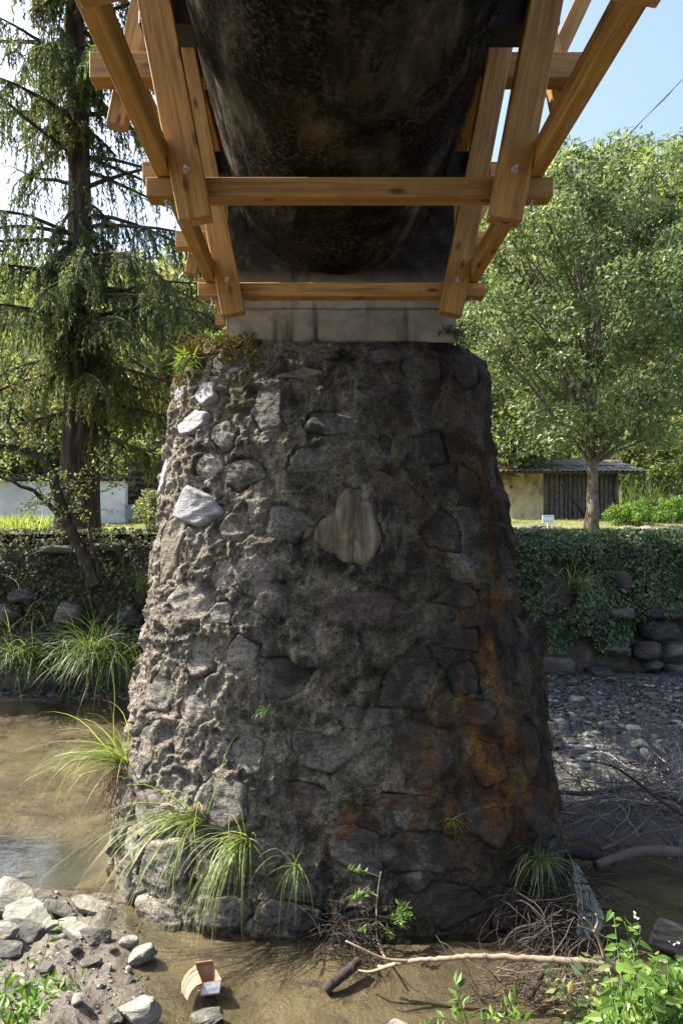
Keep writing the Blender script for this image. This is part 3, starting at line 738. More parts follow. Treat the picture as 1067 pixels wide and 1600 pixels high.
# ------------------------------------------------------------------ timber walkway frame
tw = thing('timber_walkway_frame', 'new orange timber frame of cross beams, posts and stringers bolted around the channel', 'timber frame', (XF, 3, 4))
TCACHE = {}
def timber(name, p0, p1, w, h, side, parent=tw, mat='timber', bev=.004, ends=True):
    """w along 'side', h along the third axis"""
    p0 = Vector(p0); p1 = Vector(p1); L = (p1 - p0).length
    ax = (p1 - p0).normalized(); sd = Vector(side); sd = (sd - ax * sd.dot(ax)).normalized(); up = ax.cross(sd)
    key = (name, round(L, 3), round(w, 3), round(h, 3), mat)
    me = TCACHE.get(key)
    if me is None:
        bm = bmesh.new(); bmesh.ops.create_cube(bm, size=1)
        bmesh.ops.scale(bm, vec=(L, w, h), verts=bm.verts)
        bmesh.ops.bevel(bm, geom=bm.edges[:], offset=bev, segments=1, affect='EDGES')
        me = bpy.data.meshes.new(name); bm.to_mesh(me); bm.free()
        me.materials.append(M[mat]); me.materials.append(M['endgrain' if mat == 'timber' else mat])
        for f in me.polygons:
            if abs(f.normal.x) > .9: f.material_index = 1
        TCACHE[key] = me
    o = bpy.data.objects.new(name, me); COL.objects.link(o); o.parent = parent
    R = Matrix((ax, sd, up)).transposed().to_4x4(); R.translation = (p0 + p1) / 2 - Vector(LOC[parent.name])
    o.matrix_basis = R; LOC[o.name] = LOC[parent.name]
    return o
def bolt(p, d, parent, r=.011, rod=.0):
    d = unit(d); p = np.array(p, float)
    o = part('bolt', *join([tube([p, p + d * .003], .017, 12), tube([p, p + d * .014], r * 1.15, 6), tube([p, p + d * (.032 + rod)], r * .8, 8)]), M['steel'], tw, False)
    return o
BC = XC + .01
ST = [1.73 + 1.232 * k for k in range(-3, 14)]
zb_bot = EYE + 1.575; zb_top = EYE + 1.665       # cross beam under the channel
post_b = EYE + 1.435; flare = .188; hwp = .70
UPZ = EYE + 3.10                                  # upper outriggers
for k in range(-3, 14):
    d = 1.73 + 1.232 * k
    inside = 4.5 < d < 5.42
    if d > 25: break
    dd = d if not inside else d
    far = k > 6
    bm_ = timber('cross_beam', (BC - .943, d + .045, (zb_bot + zb_top) / 2), (BC + .943, d + .045, (zb_bot + zb_top) / 2), .088, zb_top - zb_bot, (0, 1, 0))
    for s in (-1, 1):
        zt_ = EYE + 3.6
        p0 = (BC + s * hwp, d - .042, post_b); p1 = (BC + s * (hwp + flare * (zt_ - post_b)), d - .042, zt_)
        timber('post', p0, p1, .148, .080, (1, 0, 0))
        if k <= 4:
            zc = (zb_bot + zb_top) / 2 + .012
            bolt((BC + s * (hwp + flare * (zc - post_b)) , d - .082, zc + .015), (0, -1, 0), tw)
            bolt((BC + s * .855, d + .045, zb_bot), (0, 0, -1), tw, .009, .015)
        # black packing block between post and channel
        zk = EYE + (VPY - 57) * 2.97 / FPX + .0
        timber('spacer', (BC + s * .60, d + .09, EYE + 2.46), (BC + s * .98, d + .09, EYE + 2.46), .15, .15, (0, 1, 0), mat='black_paint')
    # upper outrigger
    timber('outrigger', (BC - 1.655, d + .07, UPZ), (BC + 1.655, d + .07, UPZ), .12, .17, (0, 1, 0))
    if k % 2 == 0:
        for s in (-1, 1):
            zl = EYE + 2.80; zh = EYE + 4.3
            timber('raking_strut', (BC + s * 1.53, d + .19, zl), (BC + s * (1.53 - .20 * (zh - zl)), d + .19, zh), .125, .09, (1, 0, 0))
            timber('raking_strut', (BC + s * 1.18, d + .28, EYE + 2.66), (BC + s * (1.18 + .47 * 1.5), d + .28, EYE + 4.16), .11, .09, (1, 0, 0))
            if k <= 4: bolt((BC + s * 1.50, d + .09, UPZ - .085), (0, 0, -1), tw, .009, .015)
for s in (-1, 1):
    timber('stringer', (BC + s * .862, -2.4, EYE + 1.725), (BC + s * .862, 21, EYE + 1.725), .070, .112, (1, 0, 0))
    timber('deck_stringer', (BC + s * 1.02, -2.4, EYE + 3.25), (BC + s * 1.02, 21, EYE + 3.25), .10, .12, (1, 0, 0))
# unseen walkway boards overhead, added to shade the channel
for i in range(150):
    y = -2.3 + i * .155
    timber('unseen_deck_board', (BC - 1.12, y, EYE + 3.335), (BC + 1.12, y, EYE + 3.335), .145, .035, (0, 1, 0), bev=.003)
# pencilled carpenter's marks on the sawn ends
def scrawl(text, loc, size, rot, parent):
    cu = bpy.data.curves.new('carpenter_mark', 'FONT'); cu.body = text; cu.size = size; cu.extrude = .0004; cu.align_x = 'CENTER'; cu.align_y = 'CENTER'
    cu.offset = .0006; cu.shear = .3
    o = bpy.data.objects.new('carpenter_mark', cu); COL.objects.link(o); o.parent = parent
    o.location = Vector(loc) - Vector(LOC[parent.name]); o.rotation_euler = rot
    cu.materials.append(M['black_paint'])
    me = bpy.data.meshes.new_from_object(o); q = bpy.data.objects.new('carpenter_mark', me); COL.objects.link(q)
    q.parent = parent; q.location = o.location; q.rotation_euler = o.rotation_euler; bpy.data.objects.remove(o); q.name = 'carpenter_mark'; return q

d0_ = 1.73
scrawl("1-c 16", (BC + hwp + .004, d0_ - .052, post_b - .0025), .045, (math.pi, math.atan(flare), 0), tw)
scrawl('1-c', (BC + hwp, d0_ + 1.232 - .042, post_b - .0025), .03, (math.pi, math.atan(flare), 0), tw)

# ------------------------------------------------------------------ far bank wall, its stones and growth
bw = thing('river_bank_wall', 'old dry stone river bank wall overgrown with creepers behind the pier', 'wall', (0, 9.7, 0))
bx = np.linspace(-26, 26, 520); bv = np.linspace(-.25, 2.34, 60)
BX, BV = np.meshgrid(bx, bv, indexing='ij'); BX = BX.ravel(); BV = BV.ravel()
pp = np.stack([BX, BX * 0, BV], 1)
BY = wall_y(BX) + .10 + BV * .12 - .16 * ridge(pp * np.array([1.1, 1, 1.5]), 4, 91) - .08 * fbm(pp * 4, 3, 92) + sst(2.0, 2.34, BV) * .3
M['bank_earth'] = stone_mat('bank_earth', (.03, .027, .018), (.07, .06, .042), (.13, .115, .085), False)
part('earth_core', np.stack([BX, BY, BV], 1), grid_faces(520, 60), M['bank_earth'], bw)
part('top_strip', *join([(np.stack([np.repeat(bx, 2), np.stack([wall_y(bx) + .3, wall_y(bx) + 1.0], 1).ravel(), np.tile([2.33, 2.28], 520)], 1), grid_faces(520, 2)[:, ::-1])]), M['ground'], bw)
def wall_stone(px, py, w, h, mat, seed):
    d = 9.6 if px < 500 else 10.0
    for _ in range(4):
        c = P(px, py, d); d = float(wall_y(np.array(c[0]))) + c[2] * .12 - .10
    c = P(px, py, d)
    V, F = rock(c, (w * d / FPX * 1.12, .42, h * d / FPX * 1.15), 0, 0, seed, 3, 9, .05)
    part('stone', V, F, M[mat], bw)
for i, (px, py, w, h, k) in enumerate([(1045, 955, 70, 30, 'bank_stone'), (1030, 985, 60, 34, 'bank_dark'), (965, 958, 44, 26, 'bank_stone'), (972, 912, 24, 40, 'bank_dark'), (1050, 1020, 50, 30, 'wet_rock'),
        (960, 1012, 40, 26, 'bank_stone'), (1056, 1048, 40, 26, 'bank_stone'), (1020, 1040, 22, 20, 'bank_stone'), (870, 1040, 44, 32, 'bank_stone'), (1005, 1015, 40, 30, 'bank_dark'),
        (110, 960, 40, 50, 'bank_stone'), (10, 960, 44, 36, 'bank_stone'), (110, 1010, 36, 34, 'bank_dark'), (205, 960, 34, 40, 'bank_dark'), (85, 858, 70, 16, 'wet_rock'), (170, 856, 46, 16, 'wet_rock'),
        (60, 1000, 40, 30, 'bank_dark'), (40, 930, 40, 26, 'bank_dark'), (180, 1000, 30, 40, 'bank_stone'), (90, 1060, 40, 20, 'bank_dark'), (1010, 955, 40, 22, 'bank_dark'), (930, 1050, 40, 20, 'bank_dark'),
        (905, 985, 34, 24, 'bank_dark')]):
    wall_stone(px, py, w, h, k, 300 + i)
def wall_cover(x0, x1, n, size, mat, name, label, cat, seed, thick=.3, hole=.0, hang=.5):
    r = np.random.default_rng(seed)
    x = r.uniform(x0, x1, n * 3); v = r.beta(1.15, .9, n * 3) * 2.5
    p = np.stack([x, x * 0, v], 1)
    keep = 1.3 * fbm(p * np.array([1.3, 1, 1.3]), 4, seed) + .55 * sst(.2, 1.9, v) + .5 * sst(1.8, 2.15, v) > hole + r.normal(0, .08, n * 3)
    x, v = x[keep][:n], v[keep][:n]; p = p[keep][:n]; n = len(x)
    y = wall_y(x) + v * .12 - .06 - thick * (.35 + .65 * np.clip(.5 + fbm(p * 1.9, 3, seed + 2), 0, 1)) * r.uniform(.2, 1, n) + sst(2.15, 2.5, v) * r.uniform(0, .9, n)
    v = np.minimum(v, 2.36 + .06 * r.random(n))
    C = np.stack([x, y, v], 1)
    N = unit(np.stack([r.normal(-.1, .5, n), r.normal(-.8, .4, n), r.normal(.65, .45, n)], 1))
    D = unit(np.stack([r.normal(0, .6, n), r.normal(-.35, .3, n), r.normal(-hang, .4, n)], 1))
    L = size * r.lognormal(0, .38, n)
    V, F = leaves(C, D, N, L, L * .72)
    return solo(name, V, F, mat, label, cat, kind='stuff')
wall_cover(1.5, 9.5, 52000, .044, M['leaf_ivy'], 'ivy', 'dark green ivy hanging over the right river bank wall', 'ivy', 401, .34, .3)
wall_cover(-9.5, -1.2, 20000, .045, M['leaf_scrub'], 'bank_scrub', 'dull green scrub and weeds over the left river bank wall', 'scrub', 403, .3, .02)
def stems(n, x0, x1, seed, mat, name, label, cat, L=(.4, 1.0), r0=.005, z0=1.0):
    r = np.random.default_rng(seed); parts = []
    for i in range(n):
        x = r.uniform(x0, x1); z = r.uniform(z0, 2.35)
        p = wander((x, float(wall_y(np.array(x))) - .05 + z * .08, z), (r.normal(0, .6), -.7, r.normal(0, .4)), r.uniform(*L), 7, .2, .16, r)
        parts.append(tube(p, np.linspace(r0, r0 * .4, len(p)), 4, False))
    V, F = join(parts); return solo(name, V, F, mat, label, cat, kind='stuff')
stems(150, -9, -1.5, 411, M['twig'], 'dry_creepers', 'dry brown creeper stems trailing down the left bank wall', 'creepers')
stems(70, 2, 9, 412, M['dark_twig'], 'creeper_stems', 'thin creeper stems trailing among the ivy on the right', 'creepers')

# ------------------------------------------------------------------ broadleaf tree builder
def crown_points(center, rad, n, r, shape=1.0, hollow=.45, outline=.22, seed=0):
    u = unit(r.normal(0, 1, (n, 3))); t = hollow + (1 - hollow) * r.random(n) ** .6
    k = 1 + outline * 1.6 * fbm(u * 1.7 + seed, 3, seed)
    P_ = u * (t * k)[:, None]
    P_[:, :2] *= np.where(P_[:, 2] > 0, 1 - .28 * np.clip(P_[:, 2], 0, 1), 1.0)[:, None] ** shape
    return np.array(center) + P_ * np.array(rad)
def clump_leaves(centres, cr, per, L, r, flat=.75, outward=None, aspect=.5):
    n = len(centres); C = np.repeat(centres, per, 0)
    o = unit(r.normal(0, 1, (n * per, 3))) * (r.random(n * per) ** .45)[:, None]
    o[:, 2] *= flat
    cr = np.repeat(np.broadcast_to(cr, (n,)), per)
    Pn = C + o * cr[:, None]
    N = unit(o * .7 + np.array([0, 0, .75]) + r.normal(0, .55, o.shape))
    D = unit(o + r.normal(0, .6, o.shape) + np.array([0, 0, -.35]))
    Ls = L * r.uniform(.65, 1.3, n * per)
    return leaves(Pn, D, N, Ls, Ls * aspect)
def limb(p0, p1, r0, r1, r, n=8, bow=.12, sides=6):
    p0 = np.array(p0, float); p1 = np.array(p1, float); L = np.linalg.norm(p1 - p0)
    t = np.linspace(0, 1, n)[:, None]
    mid = r.normal(0, bow * L * .5, 3); mid[2] = abs(mid[2]) * -.6
    pts = p0 + (p1 - p0) * t + mid * (t * (1 - t) * 4) * .5 + r.normal(0, .012 * L, (n, 3)) * np.sin(t * math.pi)
    return tube(pts, np.linspace(r0, r1, n), sides, False)
def broad_tree(name, label, base, H, crown_c, crown_r, nclump, per, cr, L, leaf, bark, r0, seed, group=None, lean=(0, 0), fork=.35, limbs=26, hollow=.4):
    r = np.random.default_rng(seed)
    t = thing(name, label, 'tree', base, group)
    base = np.array(base, float); topc = np.array(crown_c) + np.array([0, 0, crown_r[2] * .35])
    nt = 26; tt_ = np.linspace(0, 1, nt)
    pts = base + (topc - base) * tt_[:, None]; pts[:, 0] += lean[0] * np.sin(tt_ * math.pi); pts[:, :2] += r.normal(0, .02, (nt, 2)) * np.array([[H * .08]])
    rad = r0 * (1 - .88 * tt_) * (1 + .55 * np.exp(-tt_ * 22)); pts[0, 2] -= .25
    tv, tf = tube(pts, rad, 14)
    tv = tv + (fbm(tv * np.array([5, 5, 1.2]), 3, seed)[:, None] * r0 * .12) * unit(tv - np.array([base[0], base[1], 0]) * [1, 1, 0] - tv * [0, 0, 1])
    tr = part('trunk', tv, tf, bark, t)
    cs = crown_points(crown_c, crown_r, nclump, r, 1.0, hollow, .22, seed)
    lm = []
    for k in range(limbs):
        q = cs[r.integers(len(cs))]; a = fork + (1 - fork) * r.random() * .8
        j = int(a * (nt - 1)); s = pts[j]
        if q[2] < s[2] - .3: j = int(fork * (nt - 1)); s = pts[j]
        lm.append(limb(s, q, rad[j] * .42, .012, r))
    part('limbs', *join(lm), bark, t)
    part('crown', *clump_leaves(cs, cr * r.uniform(.7, 1.3, nclump), per, L, r), leaf, t, False)
    return t
# the big tree right of the pier
cb = P(925, 836, 16.0)
broad_tree('camphor_tree', 'large leafy green broadleaf tree with bare grey trunk, right of the pier', cb, 10, (cb[0] - .25, 16.2, 8.25), (3.5, 3.2, 3.85), 250, 190, .58, .135, M['leaf_camphor'], M['broad_bark'], .155, 21, None, (.12, 0), .27, 60, .4)
# ------------------------------------------------------------------ tall conifer, left
def conifer(name, label, base, H, r0, seed, branches, second=None):
    r = np.random.default_rng(seed); t = thing(name, label, 'tree', base)
    base = np.array(base, float)
    n = 44; q = np.linspace(0, 1, n)
    pts = base + np.stack([.10 * np.sin(q * 5), .05 * np.sin(q * 4), q * H - .3], 1)
    rad = r0 * (1 - .72 * q) * (1 + .75 * np.exp(-q * 26))
    tv, tf = tube(pts, rad, 30)
    c = np.interp(tv[:, 2], pts[:, 2], pts[:, 0]); a = np.arctan2(tv[:, 1] - base[1], tv[:, 0] - c)
    fl_ = 1 + .10 * np.sin(a * 7 + tv[:, 2] * .3) + .10 * fbm(np.stack([np.cos(a) * 3, np.sin(a) * 3, tv[:, 2] * .8], 1), 3, seed)
    tv[:, 0] = c + (tv[:, 0] - c) * fl_; tv[:, 1] = base[1] + (tv[:, 1] - base[1]) * fl_
    part('trunk', tv, tf, M['conifer_bark'], t)
    if second is not None:
        p2 = base + np.stack([second[0] + .07 * np.sin(q * 4 + 1), np.full(n, second[1]), q * H * .55 - .3], 1)
        v2, f2 = tube(p2, r0 * .62 * (1 - .55 * q) * (1 + .7 * np.exp(-q * 26)), 18)
        part('trunk', v2, f2, M['conifer_bark'], t)
    bt = []; CC = []; DD = []; NN = []; LL = []; pale = []
    for (z, az, L, rise, droop, dens, pl) in branches:
        k = int(np.clip((z - base[2]) / H, 0, 1) * (n - 1)); s = pts[k].copy(); s[2] = z
        d = np.array([math.cos(az), math.sin(az), rise])
        bp = wander(s, d, L, 10, .07, droop, r); bt.append(tube(bp, np.linspace(.045, .008, len(bp)), 5, False))
        nt = int(dens * L)
        for i in range(nt):
            f = r.uniform(.12, 1.0); j = f * (len(bp) - 1); i0 = min(int(j), len(bp) - 2); p = bp[i0] + (bp[i0 + 1] - bp[i0]) * (j - i0)
            sd = unit(np.array([-math.sin(az), math.cos(az), 0]) * r.choice([-1, 1]) * r.uniform(.2, 1) + d * r.uniform(0, .8) + np.array([0, 0, -.15]))
            tl = r.uniform(.35, 1.0) * (1.15 - .45 * f)
            tp = wander(p, sd, tl, 7, .10, .42, r)
            if r.random() < .5: bt.append(tube(tp, np.linspace(.007, .002, len(tp)), 3, False))
            m = int(54 * tl) + 10
            g = r.random(m); jj = g * (len(tp) - 1); ii = np.minimum(jj.astype(int), len(tp) - 2)
            c0 = tp[ii] + (tp[ii + 1] - tp[ii]) * (jj - ii)[:, None]; ax = unit(tp[ii + 1] - tp[ii])
            dd = unit(ax * .7 + r.normal(0, .5, (m, 3)) + np.array([0, 0, -.55]))
            ln = r.uniform(.05, .135, m)
            CC.append(c0 + dd * ln[:, None] * .45); DD.append(dd); NN.append(unit(r.normal(0, 1, (m, 3)) + np.array([0, -.4, .5]))); LL.append(ln); pale.append(np.full(m, pl))
    part('branches', *join(bt), M['conifer_bark'], t)
    C = np.concatenate(CC); D = np.concatenate(DD); N = np.concatenate(NN); L = np.concatenate(LL); pl = np.concatenate(pale)
    for flag, mt, nm in ((0, 'leaf_conifer', 'crown'), (1, 'leaf_conifer_pale', 'yellowing_sprays')):
        k = pl == flag
        if k.any(): part(nm, *leaves(C[k], D[k], N[k], L[k], L[k] * .17 + .003), M[mt], t, False)
    return t
r = np.random.default_rng(77)
br = []
for i in range(58):     # dense upper crown
    z = r.uniform(9.3, 15.5); br.append((z, r.uniform(0, 2 * math.pi), r.uniform(1.5, 3.0), r.uniform(-.1, .3), .055, 20, 0))
for i in range(7):     # sparse bare zone
    br.append((r.uniform(8.0, 9.2), r.uniform(0, 2 * math.pi), r.uniform(1.6, 2.6), r.uniform(0, .35), .04, 6, 0))
for z, az, L in [(7.9, .1, 2.8), (7.6, 3.3, 2.6), (7.5, 4.4, 2.3), (7.2, 5.1, 2.4), (7.0, 5.7, 2.8), (6.8, 3.8, 2.6), (6.7, 0.2, 2.7), (6.5, 4.9, 2.2), (6.4, 5.5, 2.7), (6.3, 3.1, 2.6), (6.1, 6.0, 3.0), (6.0, 4.2, 2.2), (7.3, .6, 2.6), (6.9, 2.6, 2.4), (5.9, 5.3, 2.4), (6.6, 6.1, 2.7), (7.4, 4.0, 2.5), (7.7, 5.9, 2.9)]:
    br.append((z, az, L, .10, .075, 18, 0))
for z, az, L in [(5.3, 5.9, 2.6), (5.1, .2, 2.6), (4.6, 6.1, 2.5), (4.5, 3.4, 2.0), (5.2, 3.7, 2.2), (4.05, 6.0, 2.0), (5.0, 5.2, 1.8), (5.5, 2.9, 2.2), (5.7, .5, 2.6)]:
    br.append((z, az, L, -.02, .035, 20, 1))
for i in range(46):     # sprays veiling the trunk
    br.append((r.uniform(5.4, 14.5), r.uniform(3.2, 6.2), r.uniform(.45, .9), r.uniform(-.1, .3), .12, 26, int(r.random() < .25)))
conifer('conifer_tree', 'tall conifer with dark fluted double trunk and drooping feathery sprays, left edge', (P(108, 838, 11)[0], 11.2, 2.3), 15.5, .25, 78, br, (.19, .16))

# ------------------------------------------------------------------ crooked shrub on the left bank
def skel(base_px, lines, d, name, label, cat, leafn, leafL, leaf, seed, rads, group=None):
    r = np.random.default_rng(seed); b = P(*base_px, d); t = thing(name, label, cat, b, group); bt = []; C = []
    for (pl, r0, r1) in lines:
        pts = np.array([P(x, y, d + dd) for (x, y, dd) in pl])
        # resample smoothly
        u = np.linspace(0, len(pts) - 1, len(pts) * 4); i = np.minimum(u.astype(int), len(pts) - 2)
        q = pts[i] + (pts[i + 1] - pts[i]) * (u - i)[:, None] + r.normal(0, .008, (len(u), 3))
        bt.append(tube(q, np.linspace(r0, r1, len(q)), 8, False))
        for k in range(int(len(q) * .8)):
            s = q[r.integers(len(q) // 3, len(q))]; w = wander(s, r.normal(0, 1, 3) + [0, 0, .3], r.uniform(.25, .7), 6, .25, .03, r)
            bt.append(tube(w, np.linspace(.008, .002, len(w)), 4, False)); C.append(w[2:])
    part('trunk', *join(bt), M['dark_bark'], t)
    C = np.concatenate(C); k = r.integers(0, len(C), leafn); Cn = C[k] + r.normal(0, .05, (leafn, 3))
    part('crown', *leaves(Cn, r.normal(0, 1, (leafn, 3)), r.normal(0, .7, (leafn, 3)) + [0, -.2, .6], leafL * r.uniform(.6, 1.3, leafn), leafL * .6), leaf, t, False)
    return t
skel((150, 905), [([(152, 915, 0), (132, 870, 0), (108, 820, 0), (92, 775, 0), (82, 740, .05), (60, 712, .1), (28, 700, .1), (-20, 690, 0)], .1, .04),
                  ([(148, 905, .1), (128, 860, .15), (108, 828, .2), (80, 790, .2), (50, 765, .1), (0, 745, 0)], .07, .02),
                  ([(160, 905, 0), (150, 870, -.1), (140, 830, -.15), (146, 790, -.2), (156, 740, -.2)], .035, .008),
                  ([(60, 712, .1), (30, 690, .2), (-10, 672, .2)], .03, .012), ([(88, 768, .05), (130, 752, -.2), (165, 742, -.3)], .018, .006), ([(40, 705, .1), (14, 660, .2), (20, 610, .3), (0, 560, .3)], .02, .006)],
     9.35, 'crooked_shrub', 'crooked dark-stemmed shrub with sparse small leaves leaning left on the bank', 'shrub', 1500, .065, M['leaf_pale'], 61, None)

# ------------------------------------------------------------------ trees and woodland behind
for i, (px, py, d, H, rx, rz, leaf, lab) in enumerate([
        (265, 520, 27, 9, 3.2, 3.2, 'leaf_pale', 'pale yellow-green tree behind the conifer, beside the pier top'),
        (40, 690, 24, 5, 2.6, 2.0, 'leaf_pale', 'pale leafy tree behind the conifer at the left edge'),
        (165, 600, 30, 7, 3.2, 2.4, 'leaf_wood', 'mid green tree behind the white wall and conifer trunk'),
        (760, 640, 27, 8, 3.0, 3.6, 'leaf_wood', 'green tree behind the tiled shed, close to the pier edge'),
        (1075, 610, 30, 9, 4.0, 4.0, 'leaf_wood', 'mid green tree behind the big tree at the right edge')]):
    c = P(px, py, d); g = float(ground_z(np.array([c[0]]), np.array([d]))[0])
    broad_tree('background_tree', lab, (c[0], d, g), H, (c[0], d, c[2]), (rx, rx, rz), 110, 110, .85, .26, M[leaf], M['broad_bark'], .2, 500 + i, 'trees behind the walls', (0, 0), .3, 14, .3)
def woodland():
    r = np.random.default_rng(90); n = 1500
    y = 34 + r.random(n) ** 1.2 * 75; px = r.uniform(-450, 1500, n); x = (px - VPX) / FPX * y
    z = ground_z(x, y)
    C = []; R = []
    for i in range(n):
        hh = r.uniform(2.5, 6.5); w = r.uniform(1.3, 2.6)
        m = 5
        u = unit(r.normal(0, 1, (m, 3))); C.append(np.array([x[i], y[i], z[i] + hh * .55]) + u * np.array([w * .7, w * .7, hh * .38])); R.append(np.full(m, w * .62))
    C = np.concatenate(C); R = np.concatenate(R)
    V, F = clump_leaves(C, R, 26, .62, r, .85)
    solo('hillside_woodland', V, F, M['leaf_wood'], 'dense green woodland covering the hillside in the distance', 'woodland', kind='stuff', smooth=False)
woodland()

# ------------------------------------------------------------------ white garden wall, grey house, retaining wall, bin
def plaster(name, a, b, stain, sc=1.2):
    m = MT(name); p = m.pos()
    c = m.ramp(m.noise(p, sc * 2, 7, .65), [(0.35, a), (0.65, b)])
    c = m.mix(m.ramp(m.noise(m.mapv(p, (1, 1, .6)), sc, 7, .7, .6), [(0.5, 0), (0.64, .8)]), c, stain)
    return m.done(m.pbr(c, .9, m.bump(m.noise(p, 25, 6), .4, .02), .15))
M['white_plaster'] = plaster('white_plaster', (.62, .62, .62), (.78, .78, .77), (.42, .42, .40), .5)
M['old_plaster'] = plaster('old_plaster', (.46, .38, .26), (.66, .57, .43), (.17, .165, .15), 1.3)
M['grey_render'] = plaster('grey_render', (.2, .2, .21), (.3, .3, .31), (.14, .14, .15), .8)
M['tile'] = flat_mat('clay_tile', (.155, .115, .092), .9, .5, 6, .15, 0, .5)
M['tile_grey'] = flat_mat('grey_tile', (.15, .145, .14), .9, .5, 6, .15, 0, .5)
gw = thing('garden_wall', 'low white plastered wall with a dark tile coping behind the conifer', 'wall', (P(100, 815, 22)[0], 22, 2.6))
wl, wr = P(-260, 815, 22)[0], P(196, 815, 22)[0]
wb = 2.55; wt_ = EYE + (VPY - 752) * 22 / FPX
part('wall_body', *box(((wl + wr) / 2, 22.15, (wb + wt_) / 2), (wr - wl, .3, wt_ - wb)), M['white_plaster'], gw, False)
tm = None
k = 0; x = wl
def half_tile(w, l, sides=6):
    a = np.linspace(0, math.pi, sides); v = np.array([[w / 2 * math.cos(t), yy_, w / 3 * math.sin(t)] for t in a for yy_ in (-l / 2, l / 2)])
    v2 = v * np.array([.82, 1, .75]); V = np.concatenate([v, v2]); n = len(v)
    F = [[2 * i, 2 * i + 2, 2 * i + 3, 2 * i + 1] for i in range(sides - 1)] + [[n + 2 * i, n + 2 * i + 1, n + 2 * i + 3, n + 2 * i + 2] for i in range(sides - 1)]
    F += [[2 * i, n + 2 * i, n + 2 * i + 2, 2 * i + 2] for i in range(sides - 1)] + [[2 * i + 1, 2 * i + 3, n + 2 * i + 3, n + 2 * i + 1] for i in range(sides - 1)]
    return V, np.array(F)
def shared_part(name, me, parent, loc, rot=(0, 0, 0), scale=(1, 1, 1)):
    o = bpy.data.objects.new(name, me); COL.objects.link(o); o.parent = parent
    o.location = np.array(loc) - LOC[parent.name]; o.rotation_euler = rot; o.scale = scale; return o
tile_me = mesh_np('tile', *half_tile(.24, .62), M['tile_grey'], False)
r = np.random.default_rng(3)
while x < wr:
    shared_part('tile', tile_me, gw, (x, 22.0 + r.normal(0, .02), wt_ + .02 + r.normal(0, .01)), (-.18 + r.normal(0, .03), r.normal(0, .06), r.normal(0, .04)))
    shared_part('tile', tile_me, gw, (x + .1, 22.02 + r.normal(0, .03), wt_ + .12 + r.normal(0, .015)), (-.1 + r.normal(0, .04), r.normal(0, .1), r.normal(0, .08)))
    x += .235
gh = thing('grey_house', 'plain grey rendered house at the left edge behind the white wall', 'house', (P(-60, 815, 26)[0], 28, 2.7))
hx0, hx1 = P(-240, 0, 26)[0], P(34, 0, 26)[0]; hz = EYE + (VPY - 632) * 26 / FPX
part('wall', *box(((hx0 + hx1) / 2, 28.5, (hz + 2.5) / 2), (hx1 - hx0, 5, hz - 2.5)), M['grey_render'], gh, False)
rv = np.array([[hx0 - .4, 25.5, hz - .05], [hx1 + .5, 25.5, hz - .05], [hx1 + .5, 31.5, hz - .05], [hx0 - .4, 31.5, hz - .05], [hx0 - .4, 28.5, hz + 1.1], [hx1 + .5, 28.5, hz + 1.1]])
part('roof', rv, [np.array([[0, 1, 5, 4], [2, 3, 4, 5], [0, 3, 2, 1]]), np.array([[0, 4, 3], [1, 2, 5]])], M['tile_grey'], gh, False)
M['pane'] = flat_mat('dark_pane', (.03, .035, .04), .15, .2, 4, .5)
for wxp in (8,):
    c = P(wxp, 722, 26); w_ = part('window', *box((c[0], 25.985, c[2]), (.55, .05, .75)), M['pane'], gh, False)
    part('frame', *join([box((c[0] + sx * .29, 25.96, c[2]), (.06, .08, .86)) for sx in (-1, 0, 1)] + [box((c[0], 25.965, c[2] + sz * .40), (.6, .07, .06)) for sz in (-1, 1)]), M['old_plank'], w_, False)
rw = thing('stone_retaining_wall', 'brown rubble retaining wall of stacked stones right of the white wall', 'wall', (P(235, 800, 27)[0], 27, 2.8))
rx0, rx1 = P(196, 0, 27)[0], P(330, 0, 27)[0]
zr = EYE + (VPY - 728) * 27 / FPX
part('earth_core', *box(((rx0 + rx1) / 2, 27.5, (zr + 2.6) / 2 - .05), (rx1 - rx0, .8, zr - 2.6)), M['bank_earth'], rw, False)
sm = [mesh_np('stone', *rock((0, 0, 0), (.42, .35, .30), 0, 0, 700 + i, 2, 9, .05), M[('bank_brown', 'bank_stone', 'tan_stone')[i % 3]], False) for i in range(6)]
zz = 2.75; row = 0
while zz < zr:
    x = rx0 + (row % 2) * .18 + .1
    while x < rx1:
        s_ = r.uniform(.8, 1.15); shared_part('stone', sm[r.integers(6)], rw, (x, 27.06 + r.normal(0, .03), zz + r.normal(0, .03)), (r.normal(0, .2), r.normal(0, .25), r.normal(0, .2)), (s_, 1, s_)); x += .37
    zz += .255; row += 1
bn = thing('metal_bin', 'small blue-grey corrugated metal bin at the end of the white wall', 'bin', (P(203, 812, 21.5)[0], 21.6, 2.8))
c = P(203, 801, 21.5)
M['bin'] = flat_mat('blue_grey_metal', (.17, .23, .25), .6, .2, 5)
part('bin_body', *box((c[0], 21.7, c[2]), (.33, .4, .46)), M['bin'], bn, False)
for i in range(4): part('rib', *box((c[0], 21.49, c[2] - .17 + i * .115), (.33, .03, .03)), M['bin'], bn, False)
part('lid', *box((c[0], 21.7, c[2] + .25), (.37, .46, .035)), M['bin'], bn, False)

# ------------------------------------------------------------------ tiled shed, right
def rotz(V, c, a):
    V = np.asarray(V, float) - c; ca, sa = math.cos(a), math.sin(a)
    return V @ np.array([[ca, sa, 0], [-sa, ca, 0], [0, 0, 1]]) + c
sd = 25.0; sb = P(850, 812, sd); zg = sb[2]
shed = thing('tiled_shed', 'old low shed with stained plaster wall, weathered plank wall and clay tile roof', 'shed', (sb[0], sd, zg))
eave = EYE + (VPY - 742) * sd / FPX
xl, xm, xr = P(762, 0, sd)[0], P(851, 0, sd)[0], P(963, 0, sd)[0]
